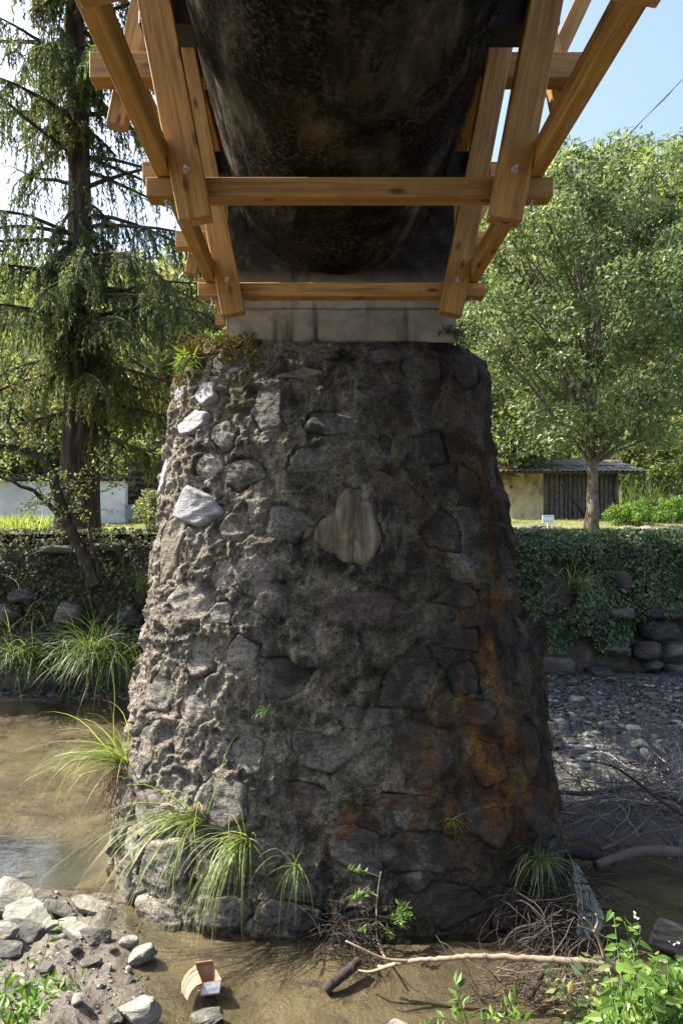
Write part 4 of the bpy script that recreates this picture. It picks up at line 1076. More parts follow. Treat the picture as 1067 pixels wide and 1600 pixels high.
# plaster bay turned towards the sun
A0 = np.array([xm, sd, 0]); A1 = np.array([xl - .1, sd + 2.6, 0])
dirp = unit(A1 - A0); nrm = np.array([-dirp[1], dirp[0], 0]); nrm = nrm if nrm[1] < 0 else -nrm
def wallbox(a, b, z0, z1, th, u0=0.0, u1=1.0, out=0.0):
    a = np.array(a, float); b = np.array(b, float); L = b - a; n_ = unit(np.cross(L, [0, 0, 1.0])); n_ = n_ if n_[1] < 0 else -n_
    p = [a + L * u0 + n_ * out, a + L * u1 + n_ * out]; q = [v - n_ * th for v in p]
    V = np.array([[*v[:2], z] for v in (p[0], p[1], q[1], q[0]) for z in (z0, z1)])
    return V, np.array([[0, 2, 3, 1], [2, 4, 5, 3], [4, 6, 7, 5], [6, 0, 1, 7], [1, 3, 5, 7], [0, 6, 4, 2]])
pw = part('plaster_wall', *join([wallbox(A0, A1, zg - .3, zg + 1.05, .2), wallbox(A0, A1, zg + 1.55, eave + .15, .2), wallbox(A0, A1, zg + 1.05, zg + 1.55, .2, 0, .52), wallbox(A0, A1, zg + 1.05, zg + 1.55, .2, .76, 1)]), M['old_plaster'], shed, False)
wi = part('window', *wallbox(A0, A1, zg + 1.05, zg + 1.55, .03, .52, .76, -.14), M['pane'], shed, False)
for i in range(5):
    u = .54 + i * .05; part('bar', *wallbox(A0, A1, zg + 1.05, zg + 1.55, .03, u, u + .012, -.04), M['old_plank'], wi, False)
x = xm + .01; i = 0; r = np.random.default_rng(8)
while x < xr:
    w = r.uniform(.15, .22); z1 = eave + .1; lean = r.normal(0, .01)
    part('plank', *xform(box((x + w / 2, sd + .05 + r.normal(0, .012), (zg - .1 + z1) / 2), (w - .035, .035, z1 - zg + .1)), Matrix.Rotation(0, 4, 'Y')), M['old_plank'], shed, False); x += w
part('corner_post', *tube([(xm, sd - .03, zg - .1), (xm, sd - .02, eave + .1)], .07, 8), M['old_plank'], shed)
part('corner_post', *tube([(xr, sd - .03, zg - .1), (xr - .05, sd - .02, eave + .1)], .08, 8), M['old_plank'], shed)
part('prop', *tube([P(878, 756, sd - .5), P(918, 814, sd - .9)], .06, 8), M['dark_twig'], shed)
part('dark_interior', *box(((xm + xr) / 2, sd + 1.8, (zg + eave) / 2), (xr - xm - .1, 3.3, eave - zg)), M['old_plank'], shed, False)
roof = part('roof', *xform(box((0, 0, 0), (xr - xl + 1.6, 2.6, .06)), Matrix.Translation(((xl + xr) / 2 + .1, sd + .75, eave + .42)) @ Matrix.Rotation(.30, 4, 'X')), M['old_plank'], shed, False)
tme = [mesh_np('tile', *half_tile(.2, .5), M[m_], False) for m_ in ('tile', 'tile_grey')]
x = xl - .6
while x < xr + .75:
    for j in range(5):
        t_ = -1.2 + j * .5; y_ = sd + .75 + t_ * math.cos(.3); z_ = eave + .42 + t_ * math.sin(.3) + .05
        if j < 3: shared_part('tile', tme[int(r.random() < (.3 if x < xm + 1 else .8))], roof, (x + r.normal(0, .012), y_, z_ + r.normal(0, .008)), (.26 + r.normal(0, .02), r.normal(0, .05), r.normal(0, .03)))
    x += .205
# low rubble ledge in front, sign, fields
lg = thing('rubble_ledge', 'low mossy rubble ledge on the grass in front of the shed', 'ledge', P(840, 830, 19))
for i in range(14):
    c = P(800 + i * 5.8 + r.normal(0, 1), 829 + r.normal(0, 1.2), 19 + r.normal(0, .1)); part('stone', *rock(c, (.3, .3, .22), r.uniform(0, 3), 0, 800 + i, 2, 9, .05), M['bank_stone'], lg, False)
for i in range(12):
    c = P(806 + i * 6 + r.normal(0, 1), 824.5 + r.normal(0, .8), 19.1 + r.normal(0, .1)); part('stone', *rock(c, (.32, .3, .12), r.uniform(0, 3), 0, 830 + i, 2, 9, .05), M['wet_rock'], lg, False)
M['sign_white'] = flat_mat('sign_white', (.72, .78, .84), .5, .04, 3)
M['sign_blue'] = flat_mat('sign_blue', (.28, .42, .62), .5, .1, 30)
sg = thing('notice_sign', 'small white and blue notice board on a thin white pole', 'sign', P(855.5, 836, 14.5))
c = P(855.8, 810.8, 14.5)
part('pole', *tube([P(856, 838, 14.5) + [0, .03, -.1], c + [0, .03, 0]], .012, 8), M['sign_white'], sg)
bd = part('board', *box(c, (.262, .018, .175)), M['sign_white'], sg, False)
for zo, hh, nn, ln in ((.052, .02, 9, .2), (-.045, .016, 12, .2), (-.068, .012, 12, .2)):
    q = []
    for i in range(nn):
        if r.random() < .85: q.append(box((c[0] - ln / 2 + (i + .5) * ln / nn, c[1] - .011, c[2] + zo + r.normal(0, .001)), (ln / nn * .72, .003, hh * r.uniform(.7, 1))))
    part('lettering', *join(q), M['sign_blue'], bd, False)
def field(name, label, cat, n, px0, px1, d0, d1, L, W, mat, seed, droop=.5, up=1.0):
    r = np.random.default_rng(seed); y = r.uniform(d0, d1, n); px = r.uniform(px0, px1, n); x = (px - VPX) / FPX * y
    z = ground_z(x, y) - .02
    D = np.stack([r.normal(0, .35, n), r.normal(0, .35, n), np.full(n, up)], 1)
    V, F = blades(np.stack([x, y, z], 1), D, L * r.uniform(.5, 1.2, n), W, droop * r.uniform(.5, 1.5, n), 4, r)
    return solo(name, V, F, mat, label, cat, kind='stuff')
field('maize_field', 'tall pale maize stalks growing behind the shed on the right', 'maize', 3200, 950, 1300, 30, 40, 2.3, .07, M['reed'], 31, .5, 1.6)
field('rough_grass', 'short dry grass on the far bank terrace', 'grass', 16000, -300, 1400, 10.4, 24, .16, .014, M['grass'], 32, .9)
field('bright_grass', 'bright green tall grass in front of the white wall at left', 'grass', 2600, -60, 96, 13.5, 19, .5, .022, M['grass'], 33, .6, 1.4)
def bush(name, label, px, py, d, rx, rz, n, L, leaf, seed, group=None):
    r = np.random.default_rng(seed); c = P(px, py, d); g = float(ground_z(np.array([c[0]]), np.array([d]))[0])
    t = thing(name, label, 'bush', (c[0], d, g), group)
    cs = crown_points((c[0], d, g + rz * .75), (rx, rx * .8, rz), n, r, .6, .3, .25, seed)
    part('stems', *join([limb((c[0] + r.normal(0, .1), d, g - .05), q, .02, .005, r, 6, .1, 4) for q in cs[:14]]), M['dark_bark'], t)
    part('foliage', *clump_leaves(cs, .22, 70, L, r), leaf, t, False); return t
for i, (px, py, d, rx, rz, lf, lb) in enumerate([(985, 790, 21, .75, .45, 'leaf_bright', 'bright green bush right of the shed planks'), (1045, 785, 22, .8, .5, 'leaf_bright', 'bright green bush at the right edge below the maize'),
        (1015, 778, 23, .6, .55, 'leaf_wood', 'darker green bush between two bright bushes below the maize'), (240, 800, 18, .55, .7, 'leaf_pale', 'pale green weedy bush in front of the rubble retaining wall'),
        (215, 690, 30, 1.6, 2.0, 'leaf_pale', 'tall pale bamboo-like thicket above the retaining wall')]):
    bush('bush', lb, px, py, d, rx, rz, 40, .09 if d < 25 else .2, M[lf], 900 + i, 'bushes on the far bank')
# earth bank at the right edge of the terrace
ex = np.linspace(P(945, 0, 14)[0], P(1300, 0, 14)[0], 90); ey = np.linspace(0, 1, 24); EXg, EYg = np.meshgrid(ex, ey, indexing='ij')
ep = np.stack([EXg.ravel(), EYg.ravel() * 2 + 13.2, 0 * EXg.ravel()], 1)
ez = 2.25 + .26 * np.sin(EYg.ravel() * math.pi) ** .7 * sst(0, .6, EXg.ravel() - ex[0]) * (1 + .4 * fbm(ep * 2.5, 4, 95)) + .03 * ridge(ep * 6, 3, 96)
ep[:, 2] = ez
M['dry_earth'] = stone_mat('dry_earth', (.13, .11, .08), (.25, .22, .17), (.38, .34, .27), False, 2)
solo('earth_mound', ep, grid_faces(90, 24), M['dry_earth'], kind='structure')
# overhead cable
ca_ = P(1120, 68, 14); cb_ = P(800, 372, 30); u = np.linspace(0, 1, 30)[:, None]
cp = ca_ + (cb_ - ca_) * u; cp[:, 2] -= .25 * np.sin(u[:, 0] * math.pi)
ca2 = cp + np.stack([.015 * np.sin(u[:, 0] * 60), .0 * u[:, 0], .02 * np.cos(u[:, 0] * 60) - .015], 1)
solo('overhead_cable', *join([tube(cp, .011, 5), tube(ca2, .008, 5)]), M['black_paint'], 'thin black cable slanting across the sky above the big tree', 'cable')

# ------------------------------------------------------------------ reed clumps at the foot of the left bank
def tuft(name, label, c, n, L, W, out, spread, droop, mat, seed, group=None, cat='grass', base_r=.05, up=.8, crownlet=True):
    r = np.random.default_rng(seed); c = np.array(c, float)
    O = c + r.normal(0, base_r, (n, 3)) * [1, .6, .4]
    D = np.array(out, float) + np.stack([r.normal(0, spread, n), r.normal(0, spread * .7, n), np.abs(r.normal(0, .35, n)) + up], 1)
    V, F = blades(O, D, L * r.uniform(.3, 1.2, n), W, droop * r.uniform(.6, 1.5, n), 8, r, .06)
    return solo(name, V, F, mat, label, cat, group, origin=c)
g = 'reed clumps at the foot of the left bank'
tuft('reed_clump', 'arching green reed clump at the left edge, below the bank scrub', P(44, 1042, 9.0), 300, .95, .014, (0, -.35, 0), .5, 2.0, M['reed'], 41, g, base_r=.14)
tuft('reed_clump', 'large arching reed clump below the crooked shrub, next to the pier', P(160, 1036, 8.9), 400, 1.08, .015, (-.1, -.4, 0), .55, 2.1, M['reed'], 42, g, base_r=.18)
tuft('reed_clump', 'small dark reed tuft in the gap between pier edge and bank wall', P(226, 925, 9.1), 70, .6, .014, (0, -.3, 0), .4, 1.8, M['reed'], 43, g, base_r=.06)
tuft('reed_clump', 'narrow reed tuft hanging in the ivy on the right bank', P(896, 925, 9.45), 60, .9, .022, (0, -.2, 0), .3, 2.4, M['reed'], 44, None, base_r=.06, up=.4)

# ------------------------------------------------------------------ grass and plants growing on the pier
def onp(px, py, off=.04):
    s0, z0 = on_pier(px, py); p = surf(np.array([s0]), np.array([z0])); n_, _, _ = surf_n(np.array([s0]), np.array([z0])); return p[0] + n_[0] * off, n_[0]
g = 'grass tufts growing from the pier'
p_, n_ = onp(200, 1195, .0)
tuft('grass_tuft', 'big arching grass tuft sprouting from the left flank of the pier above the water', p_, 110, .78, .0075, (-.85, -.25, .15), .5, 1.75, M['grass'], 51, g, base_r=.03, up=.45)
p_, n_ = onp(318, 1280)
tuft('grass_tuft', 'bright grass tuft spreading left low on the sunlit pier face', p_, 62, .92, .0072, (-.75, -.45, 0), .55, 2.0, M['grass'], 52, g, base_r=.02, up=.45)
p_, n_ = onp(388, 1312)
tuft('grass_tuft', 'full drooping grass tuft in the middle of the lower pier face', p_, 90, .62, .0072, (-.5, -.6, 0), .5, 2.9, M['grass'], 53, g, base_r=.02, up=.2)
p_, n_ = onp(462, 1352)
tuft('grass_tuft', 'thin drooping grass tuft right of the full tuft low on the pier', p_, 22, .42, .005, (-.2, -.6, 0), .5, 2.6, M['grass'], 54, g, base_r=.01, up=.4)
p_, n_ = onp(836, 1342)
tuft('grass_tuft', 'dark grass tuft in the shade low on the right pier face', p_, 120, .34, .005, (-.1, -.6, 0), .5, 1.9, M['reed'], 55, g, base_r=.015, up=.3)
p_, n_ = onp(702, 1282)
tuft('grass_tuft', 'tiny green fern tuft on the shaded pier face, right of centre', p_, 26, .12, .007, (0, -.6, 0), .6, 1.6, M['leaf_bright'], 56, g, base_r=.01, up=.2)
p_, n_ = onp(415, 1112)
tuft('grass_tuft', 'tiny green weed beside the dark slate stone left of centre', p_, 20, .10, .008, (0, -.6, 0), .6, 1.2, M['leaf_bright'], 57, g, base_r=.01, up=.3)
def leafy(name, label, c, stems_, leafL, leafW, leaf, seed, cat='plant', group=None, pairs=5, stemr=.003, leafset=None):
    r = np.random.default_rng(seed); c = np.array(c, float); t = thing(name, label, cat, c, group); bt = []; C = []; D = []; N = []; Ls = []
    for (d, L, dr) in stems_:
        w = wander(c + r.normal(0, .01, 3), d, L, 10, .09, dr, r); bt.append(tube(w, np.linspace(stemr, stemr * .4, len(w)), 5, False))
        for k in range(2, len(w)):
            for q in range(max(1, pairs // 2)):
                ax = unit(w[k] - w[k - 1]); sdv = unit(np.cross(ax, r.normal(0, 1, 3))); dd = unit(sdv + ax * .5 + [0, 0, -.25]); ln = leafL * r.uniform(.6, 1.25)
                C.append(w[k] + dd * ln * .55); D.append(dd); N.append(unit(np.array([0, -.2, 1]) + r.normal(0, .45, 3))); Ls.append(ln)
    part('stem', *join(bt), M['twig'] if leaf == 'petal' else M['reed'], t)
    Ls = np.array(Ls); part('foliage', *leaves(C, D, N, Ls, Ls * leafW), M[leaf], t, False); return t
def fan(n, out, L, seed, up=.8, sp=.6, dr=.08):
    r = np.random.default_rng(seed); return [(np.array(out) + [r.normal(0, sp), r.normal(0, sp), up], L * r.uniform(.5, 1.2), dr) for _ in range(n)]
g = 'plants on top of the pier'
leafy('weed_plant', 'bright long-leaved weed hanging over the top left corner of the pier', P(300, 552, 4.62), fan(4, (-.8, -.3, 0), .17, 61, .2, .4, .2), .085, .16, 'leaf_bright', 62, group=g)
leafy('weed_plant', 'small bright weed tuft beside the left end of the concrete saddle', P(338, 532, 4.62), fan(6, (-.1, -.2, 0), .13, 63, .9, .5), .035, .35, 'leaf_bright', 64, group=g)
leafy('weed_plant', 'dark green weed tuft beside the right end of the concrete saddle', P(712, 530, 4.62), fan(12, (.1, -.3, 0), .2, 65, .7, .6), .05, .3, 'leaf_ivy', 66, group=g)
tuft('dry_grass', 'dry straw grass on the mossy top left shoulder of the pier', P(322, 541, 4.6), 90, .17, .003, (0, -.3, 0), .7, 1.4, M['leaf_dead'], 67, None, base_r=.07, up=.6)
# moss cushions on the shoulder
r = np.random.default_rng(68); q = []
k = (GP[:, 2] > 3.25) & (GP[:, 0] < -.45) & vis; idx = r.choice(np.nonzero(k)[0], 5200)
w_ = fbm(GP[idx] * np.array([5, 5, 3]), 3, 69) + sst(3.2, 3.7, GP[idx][:, 2]) * .55 > .28
idx = idx[w_]; C = GP[idx] + GN[idx] * r.uniform(.02, .055, (len(idx), 1)) + r.normal(0, .008, (len(idx), 3))
solo('moss', *leaves(C, GN[idx] + r.normal(0, .6, C.shape), r.normal(0, 1, C.shape), .03 * r.uniform(.5, 1.3, len(idx)), .012), M['moss'], 'olive brown moss on the top left shoulder of the pier', 'moss', kind='stuff', smooth=False)
# dead roots and straw under the flank tuft
p_, n_ = onp(196, 1200, .03); bt = []; r = np.random.default_rng(70)
for i in range(70):
    w = wander(p_ + r.normal(0, .03, 3), (r.normal(-.3, .3), r.normal(-.2, .3), -1), r.uniform(.12, .42), 6, .25, .1, r); bt.append(tube(w, .0025, 3, False))
solo('straw_beard', *join(bt), M['leaf_dead'], 'beard of dead straw and roots hanging under the flank grass tuft', 'straw', origin=p_)

# ------------------------------------------------------------------ foreground rocks
rocks = [(18, 1412, 62, 34, .12, 'river_rock', 'big pale slate rock at the left edge by the water', .5), (20, 1438, 56, 26, .07, 'wet_rock', 'darker slate rock under the big pale one at the left edge', .4),
         (44, 1452, 66, 30, .13, 'river_rock', 'long pale tilted slate rock left on the mud bar', .5), (40, 1470, 52, 22, .08, 'wet_rock', 'dark wet slate leaning against the long pale rock', .5), (6, 1482, 36, 46, .12, 'river_rock', 'rounded pale rock cut by the left edge', .2),
         (92, 1430, 42, 20, .07, 'wet_rock', 'dark pointed slate behind the mud bar', .6), (140, 1422, 52, 22, .05, 'river_rock', 'flat pale slate slab next to the pier foot', .4), (104, 1444, 44, 20, .05, 'river_rock', 'pale flat slate between two larger slabs', .1),
         (148, 1470, 40, 34, .10, 'wet_rock', 'square grey slate block in the middle of the mud bar', .1), (118, 1466, 44, 22, .05, 'river_rock', 'pale broken slate left of the square block', .2), (82, 1464, 18, 26, .06, 'river_rock', 'small upright pale stone on the mud bar', .0),
         (222, 1484, 36, 42, .12, 'river_rock', 'pale boulder with a dark wet foot at the water edge', -.4), (202, 1474, 24, 22, .08, 'river_rock', 'smaller grey boulder touching the pale boulder', .0), (117, 1497, 20, 14, .05, 'wet_rock', 'small dark stone standing in the mud', .5),
         (142, 1512, 28, 16, .05, 'wet_rock', 'dark crusty stone near the wet sand edge', .0), (70, 1526, 26, 18, .06, 'wet_rock', 'crumbly grey lump of stone on the mud', .0), (97, 1562, 12, 24, .06, 'wet_rock', 'small blue-grey shard standing at the water edge', -.3),
         (216, 1582, 56, 46, .15, 'river_rock', 'large white rock at the bottom edge of the picture', -.3), (183, 1592, 30, 26, .07, 'wet_rock', 'flat grey rock beside the large white one', .2), (322, 1577, 46, 24, .08, 'wet_rock', 'dark jagged wet stone under the cardboard box', -.5),
         (12, 1505, 40, 30, .08, 'wet_rock', 'dark slate under the leafy weed at the left edge', .4), (48, 1594, 22, 14, .05, 'wet_rock', 'small grey pebble at the bottom left edge', .1), (44, 1360, 26, 10, .03, 'wet_rock', 'flat dark stone breaking the shiny water surface', .1),
         (1052, 1452, 60, 56, .26, 'wet_rock', 'big dark boulder at the right edge behind the leafy plant', .3), (902, 1090, 20, 14, .11, 'river_rock', 'pale cobble at the far edge of the gravel', .1), (958, 1072, 16, 11, .09, 'wet_rock', 'round grey cobble below the right bank wall', .1),
         (620, 1596, 30, 16, .05, 'river_rock', 'grey rock at the bottom edge right of the box', .1), (1018, 1086, 22, 14, .10, 'bank_brown', 'brown cobble in the gravel near the right edge', .4), (985, 1508, 34, 30, .10, 'wet_rock', 'dark stone half hidden behind the leafy plant', .2),
         (655, 1108, 16, 10, .1, 'wet_rock', '', 0)]
for i, (px, py, w, h, z, mt, lab, tl) in enumerate(rocks):
    if not lab: continue
    c = PZ(px, py + h * .1, z * .35); d = c[1]
    bz = float(bed_z(np.array([c[0]]), np.array([d]))[0])
    V, F = rock((c[0], d, max(bz, -.03) + z * .35), (w * d / FPX * 1.22, w * d / FPX * .8, max(z * .8, h * d / FPX * .55)), r.uniform(-.5, .5), tl * .8, 1200 + i, 4 if w > 34 else 3, 7, .035)
    solo('rock', V, F, M[mt], lab, 'rock', 'rocks along the stream', smooth=False)
# cobbles one can still pick apart
r = np.random.default_rng(1300); cm = [[mesh_np('cobble', *rock((0, 0, 0), (1, .8, .5), 0, 0, 1310 + i, 2, 9, .05), M[m_], False) for i in range(5)] for m_ in ('river_rock', 'wet_rock', 'bank_stone')]
def cobbles(n, area, size, lab, grp, pale):
    k = 0
    while k < n:
        px, py = r.uniform(area[0], area[2]), r.uniform(area[1], area[3]); c = PZ(px, py)
        if abs(c[0] - XC) < 1.5 and 3.6 < c[1] < 6.2: continue
        bz = float(bed_z(np.array([c[0]]), np.array([c[1]]))[0])
        s_ = size * r.lognormal(-.1, .6); o = bpy.data.objects.new('cobble', cm[0 if r.random() < pale else r.integers(1, 3)][r.integers(5)]); COL.objects.link(o)
        o.location = (c[0], c[1], max(bz, -.05) + s_ * .08); o.scale = (s_, s_, s_ * r.uniform(.6, 1.1)); o.rotation_euler = (r.normal(0, .2), r.normal(0, .2), r.uniform(0, 6.28))
        setp(o, lab, 'cobble', grp); k += 1
cobbles(80, (862, 1078, 1120, 1225), .09, 'small grey cobble lying in the shallow gravel riffle right of the pier', 'cobbles in the gravel riffle', .4)
cobbles(22, (-20, 1425, 215, 1600), .04, 'small stone chip in the mud of the near left bar', 'stone chips on the mud bar', .5)
# fine gravel that nobody could count
def gravel(n, area, size, seed, name, label, mt):
    r = np.random.default_rng(seed); D, F = ICO[2]; bm_ = bmesh.new(); bmesh.ops.create_icosphere(bm_, subdivisions=1, radius=1); D = np.array([v.co[:] for v in bm_.verts]); F = np.array([[v.index for v in f.verts] for f in bm_.faces]); bm_.free()
    px = r.uniform(area[0], area[2], n); py = r.uniform(area[1], area[3], n); d = EYE * FPX / (py - VPY); x = (px - VPX) * d / FPX
    z = bed_z(x, d); s_ = size * r.lognormal(0, .45, n); keep = z > -.07; x, d, z, s_ = x[keep], d[keep], z[keep], s_[keep]; n = len(x)
    a = r.uniform(0, 6.28, n); sh_ = D[None] * (1 + .25 * r.normal(0, 1, (n, len(D), 1)).clip(-1, 1)) * np.array([1, .75, .45]) * s_[:, None, None] / 2
    R = np.stack([sh_[..., 0] * np.cos(a)[:, None] - sh_[..., 1] * np.sin(a)[:, None], sh_[..., 0] * np.sin(a)[:, None] + sh_[..., 1] * np.cos(a)[:, None], sh_[..., 2]], -1)
    V = (R + np.stack([x, d, z + s_ * .1], 1)[:, None]).reshape(-1, 3); Fq = (np.arange(n)[:, None, None] * len(D) + F[None]).reshape(-1, 3)
    solo(name, V, Fq, mt, label, 'gravel', kind='stuff', smooth=False)
def pebble_mat():
    m = MT('pebbles'); c = m.ramp(m.isl(), [(0, (.02, .02, .019)), (.6, (.056, .055, .052)), (.9, (.115, .112, .105)), (1, (.28, .275, .26))])
    return m.done(m.pbr(c, .5, None, .4))
M['pebble'] = pebble_mat()
gravel(9000, (855, 1072, 1150, 1240), .045, 1401, 'gravel', 'fine blue-grey gravel of the riffle right of the pier', M['pebble'])
gravel(500, (-60, 1400, 230, 1610), .014, 1402, 'grit', 'fine grit and chips on the near left mud bar', M['pebble'])
gravel(1200, (0, 1074, 215, 1092), .05, 1403, 'shore_gravel', 'pale gravel along the foot of the left bank', M['pebble'])
# ------------------------------------------------------------------ cardboard box on the wet sand
def card_mat():
    m = MT('wet_cardboard'); p = m.pos(); c = m.ramp(m.noise(p, 14, 6, .65), [(0.35, (.26, .145, .08)), (0.65, (.4, .245, .155))])
    c = m.mix(m.ramp(m.noise(p, 6, 4), [(.5, 0), (.66, .5)]), c, (.42, .29, .2)); return m.done(m.pbr(c, .85, m.bump(m.noise(p, 60, 4), .2, .004), .2))
M['card'] = card_mat(); M['label'] = flat_mat('paper_label', (.55, .56, .6), .6, .1, 20); M['ink'] = flat_mat('ink', (.12, .11, .16), .7, .1)
M['ink_line'] = flat_mat('violet_print', (.12, .04, .11), .7, .1)
bc = PZ(326, 1557, .03)
cbx = thing('cardboard_box', 'crushed open brown cardboard box with a white printed label on wet sand', 'box', bc)
def quadsheet(p, q, rr_, s_, n=8, bow=0.0, bdir=(0, 0, 1), th=.004):
    p, q, rr_, s_ = map(np.array, (p, q, rr_, s_)); a, b = np.meshgrid(np.linspace(0, 1, n), np.linspace(0, 1, n), indexing='ij'); a = a.ravel()[:, None]; b = b.ravel()[:, None]
    V = p * (1 - a) * (1 - b) + q * a * (1 - b) + rr_ * a * b + s_ * (1 - a) * b + np.array(bdir) * bow * 4 * (a * (1 - a))
    nn = unit(np.cross(q - p, s_ - p)); W_ = V - nn * th; F = grid_faces(n, n)
    k = len(V); E = []
    for i in range(n - 1):
        for (u0, u1) in ((i, i + 1), ((n - 1) * n + i, (n - 1) * n + i + 1), (i * n, (i + 1) * n), (i * n + n - 1, (i + 1) * n + n - 1)): E.append([u0, u1, u1 + k, u0 + k])
    return np.concatenate([V, W_]), np.concatenate([F, F[:, ::-1] + k, np.array(E)])
fl_, fr_c = P(314.5, 1557, 3.16), P(344.5, 1551, 3.16)      # label face, lower corners
z0 = -.012
def at(px, py, dy): return P(px, py, 3.17 + dy)
LF = [at(313.5, 1556, 0), at(343.5, 1551.5, 0), at(346.5, 1531, .02), at(316, 1536, .02)]
BK = [at(306.5, 1545, .135), at(333, 1541, .135), at(333, 1506, .16), at(306.5, 1509, .16)]
part('label_face', *quadsheet(*LF), M['card'], cbx, False)
part('back_panel', *quadsheet(BK[1], BK[0], BK[3], BK[2]), M['card'], cbx, False)
part('back_flap', *quadsheet(BK[3], BK[2], at(331.5, 1501, .12), at(305, 1504.5, .12)), M['card'], cbx, False)
part('right_side', *quadsheet(LF[1], BK[1], BK[2], LF[2]), M['card'], cbx, False)
part('box_floor', *quadsheet(LF[0], LF[1], BK[1], BK[0]), M['card'], cbx, False)
lt, lb_ = at(316, 1536, .02), BK[3]
a = np.linspace(0, 1, 14); edge_f = np.array([at(*q_) for q_ in [(316, 1536, .0), (307, 1540, -.01), (300, 1547, -.02), (296, 1554, -.03), (293, 1563, -.05)]]); edge_b = np.array([at(*q_) for q_ in [(305.5, 1508, .16), (295, 1516, .13), (288, 1526, .09), (284, 1536, .05), (283.5, 1550, .0)]])
u = np.linspace(0, 4, 17); i_ = np.minimum(u.astype(int), 3); ef = edge_f[i_] + (edge_f[i_ + 1] - edge_f[i_]) * (u - i_)[:, None]; eb = edge_b[i_] + (edge_b[i_ + 1] - edge_b[i_]) * (u - i_)[:, None]
w = np.linspace(0, 1, 8)[None, :, None]; Vf = ef[:, None] * (1 - w) + eb[:, None] * w; Vf = Vf.reshape(-1, 3); Ff = grid_faces(17, 8)
part('bent_side_flap', np.concatenate([Vf, Vf + [.002, .002, -.004]]), np.concatenate([Ff[:, ::-1], Ff + len(Vf)]), M['card'], cbx)
for t_ in (.55, .78):
    e_ = ef * (1 - t_) + eb * t_; part('tape_line', *tube(e_ + [0, -.001, .002], .0018, 4), M['card'], cbx)
# label sheet with its print
nl = unit(np.cross(LF[1] - LF[0], LF[3] - LF[0])); nl = nl if nl[1] < 0 else -nl
def onl(u_, v_): return LF[0] * (1 - u_) * (1 - v_) + LF[1] * u_ * (1 - v_) + LF[2] * u_ * v_ + LF[3] * (1 - u_) * v_ + nl * .003
ls = part('label_sheet', np.array([onl(.02, .06), onl(.97, .06), onl(.97, .93), onl(.02, .93)]), np.array([[0, 1, 2, 3]]), M['label'], cbx, False)
def ink(u0, u1, v0, v1, mt='ink'):
    part('print', np.array([onl(u_, v_) + nl * .0015 for (u_, v_) in ((u0, v0), (u1, v0), (u1, v1), (u0, v1))]), np.array([[0, 1, 2, 3]]), M[mt], ls, False)
for q_ in [(.36, .92, .44, .48), (.36, .9, .36, .385), (.36, .8, .28, .30), (.1, .5, .80, .84)]: ink(*q_)
ink(.02, .97, .0, .055, 'ink_line')

# ------------------------------------------------------------------ driftwood, twigs, cloth, foreground plants
bl = [PZ(590, 1512, .10), PZ(640, 1502, .16), PZ(700, 1497, .2), PZ(760, 1494, .22), PZ(830, 1498, .22), PZ(890, 1502, .22), PZ(930, 1506, .2), PZ(972, 1518, .16)]
def smooth_path(pts, n):
    pts = np.array(pts); u = np.linspace(0, len(pts) - 1, n); i = np.minimum(u.astype(int), len(pts) - 2); f = (u - i)[:, None]
    g_ = np.gradient(pts, axis=0); h00 = 2 * f ** 3 - 3 * f ** 2 + 1; h10 = f ** 3 - 2 * f ** 2 + f; h01 = -2 * f ** 3 + 3 * f ** 2; h11 = f ** 3 - f ** 2
    return h00 * pts[i] + h10 * g_[i] + h01 * pts[i + 1] + h11 * g_[i + 1]
r = np.random.default_rng(1500)
lg_ = thing('fallen_branch', 'long pale bare fallen branch lying across the shaded water', 'branch', bl[0])
mp = smooth_path(bl, 60); mp += r.normal(0, .002, mp.shape)
part('main_stem', *tube(mp, np.linspace(.009, .020, 60) * (1 + .10 * vn(np.stack([np.arange(60) * .45, np.zeros(60), np.zeros(60)], 1), 15)), 10), M['branch'], lg_)
for pl in [[(944, 1498, .22), (935, 1470, .30), (925, 1448, .38), (912, 1434, .44)], [(928, 1456, .36), (934, 1440, .42), (930, 1428, .46)], [(770, 1494, .22), (762, 1501, .2), (755, 1506, .18)], [(640, 1502, .16), (600, 1498, .18), (560, 1480, .24), (540, 1470, .26)], [(620, 1506, .14), (580, 1518, .1), (560, 1516, .08)],
           [(970, 1518, .16), (940, 1530, .12), (890, 1540, .08), (866, 1545, .06)]]:
    part('side_twig', *tube(smooth_path([PZ(*q_) for q_ in pl], 16), np.linspace(.009, .004, 16), 7), M['branch'], lg_)
sp_ = thing('sprouting_twig', 'thin upright twig with small lit leaves in front of the pier foot', 'twig', PZ(590, 1500, .05))
ms = [PZ(604, 1502, .10), P(590, 1470, 3.62), P(588, 1430, 3.64), P(590, 1395, 3.66), P(595, 1362, 3.68)]
bt = [tube(smooth_path(ms, 20), np.linspace(.006, .003, 20), 6)]; C = []; D = []
for pl in [[(588, 1430), (606, 1434), (622, 1430)], [(588, 1440), (574, 1450), (560, 1452)], [(590, 1400), (576, 1394), (566, 1400)], [(590, 1462), (580, 1472), (566, 1480)], [(593, 1370), (570, 1362), (545, 1355)], [(590, 1440), (604, 1452), (612, 1462)], [(590, 1476), (600, 1484), (604, 1490)], [(576, 1384), (560, 1396), (548, 1404)]]:
    q_ = smooth_path([P(x_, y_, 3.62 + r.normal(0, .02)) for (x_, y_) in pl], 10); bt.append(tube(q_, np.linspace(.003, .0015, 10), 4, False))
    for k in range(4, 10):
        for s_ in (-1, 1): C.append(q_[k] + r.normal(0, .006, 3)); D.append(unit(q_[-1] - q_[0]) * .6 + np.array([0, -.2, -.4]) + r.normal(0, .4, 3) + [0, 0, s_ * .4])
part('stem', *join(bt), M['branch'], sp_); n_ = len(C)
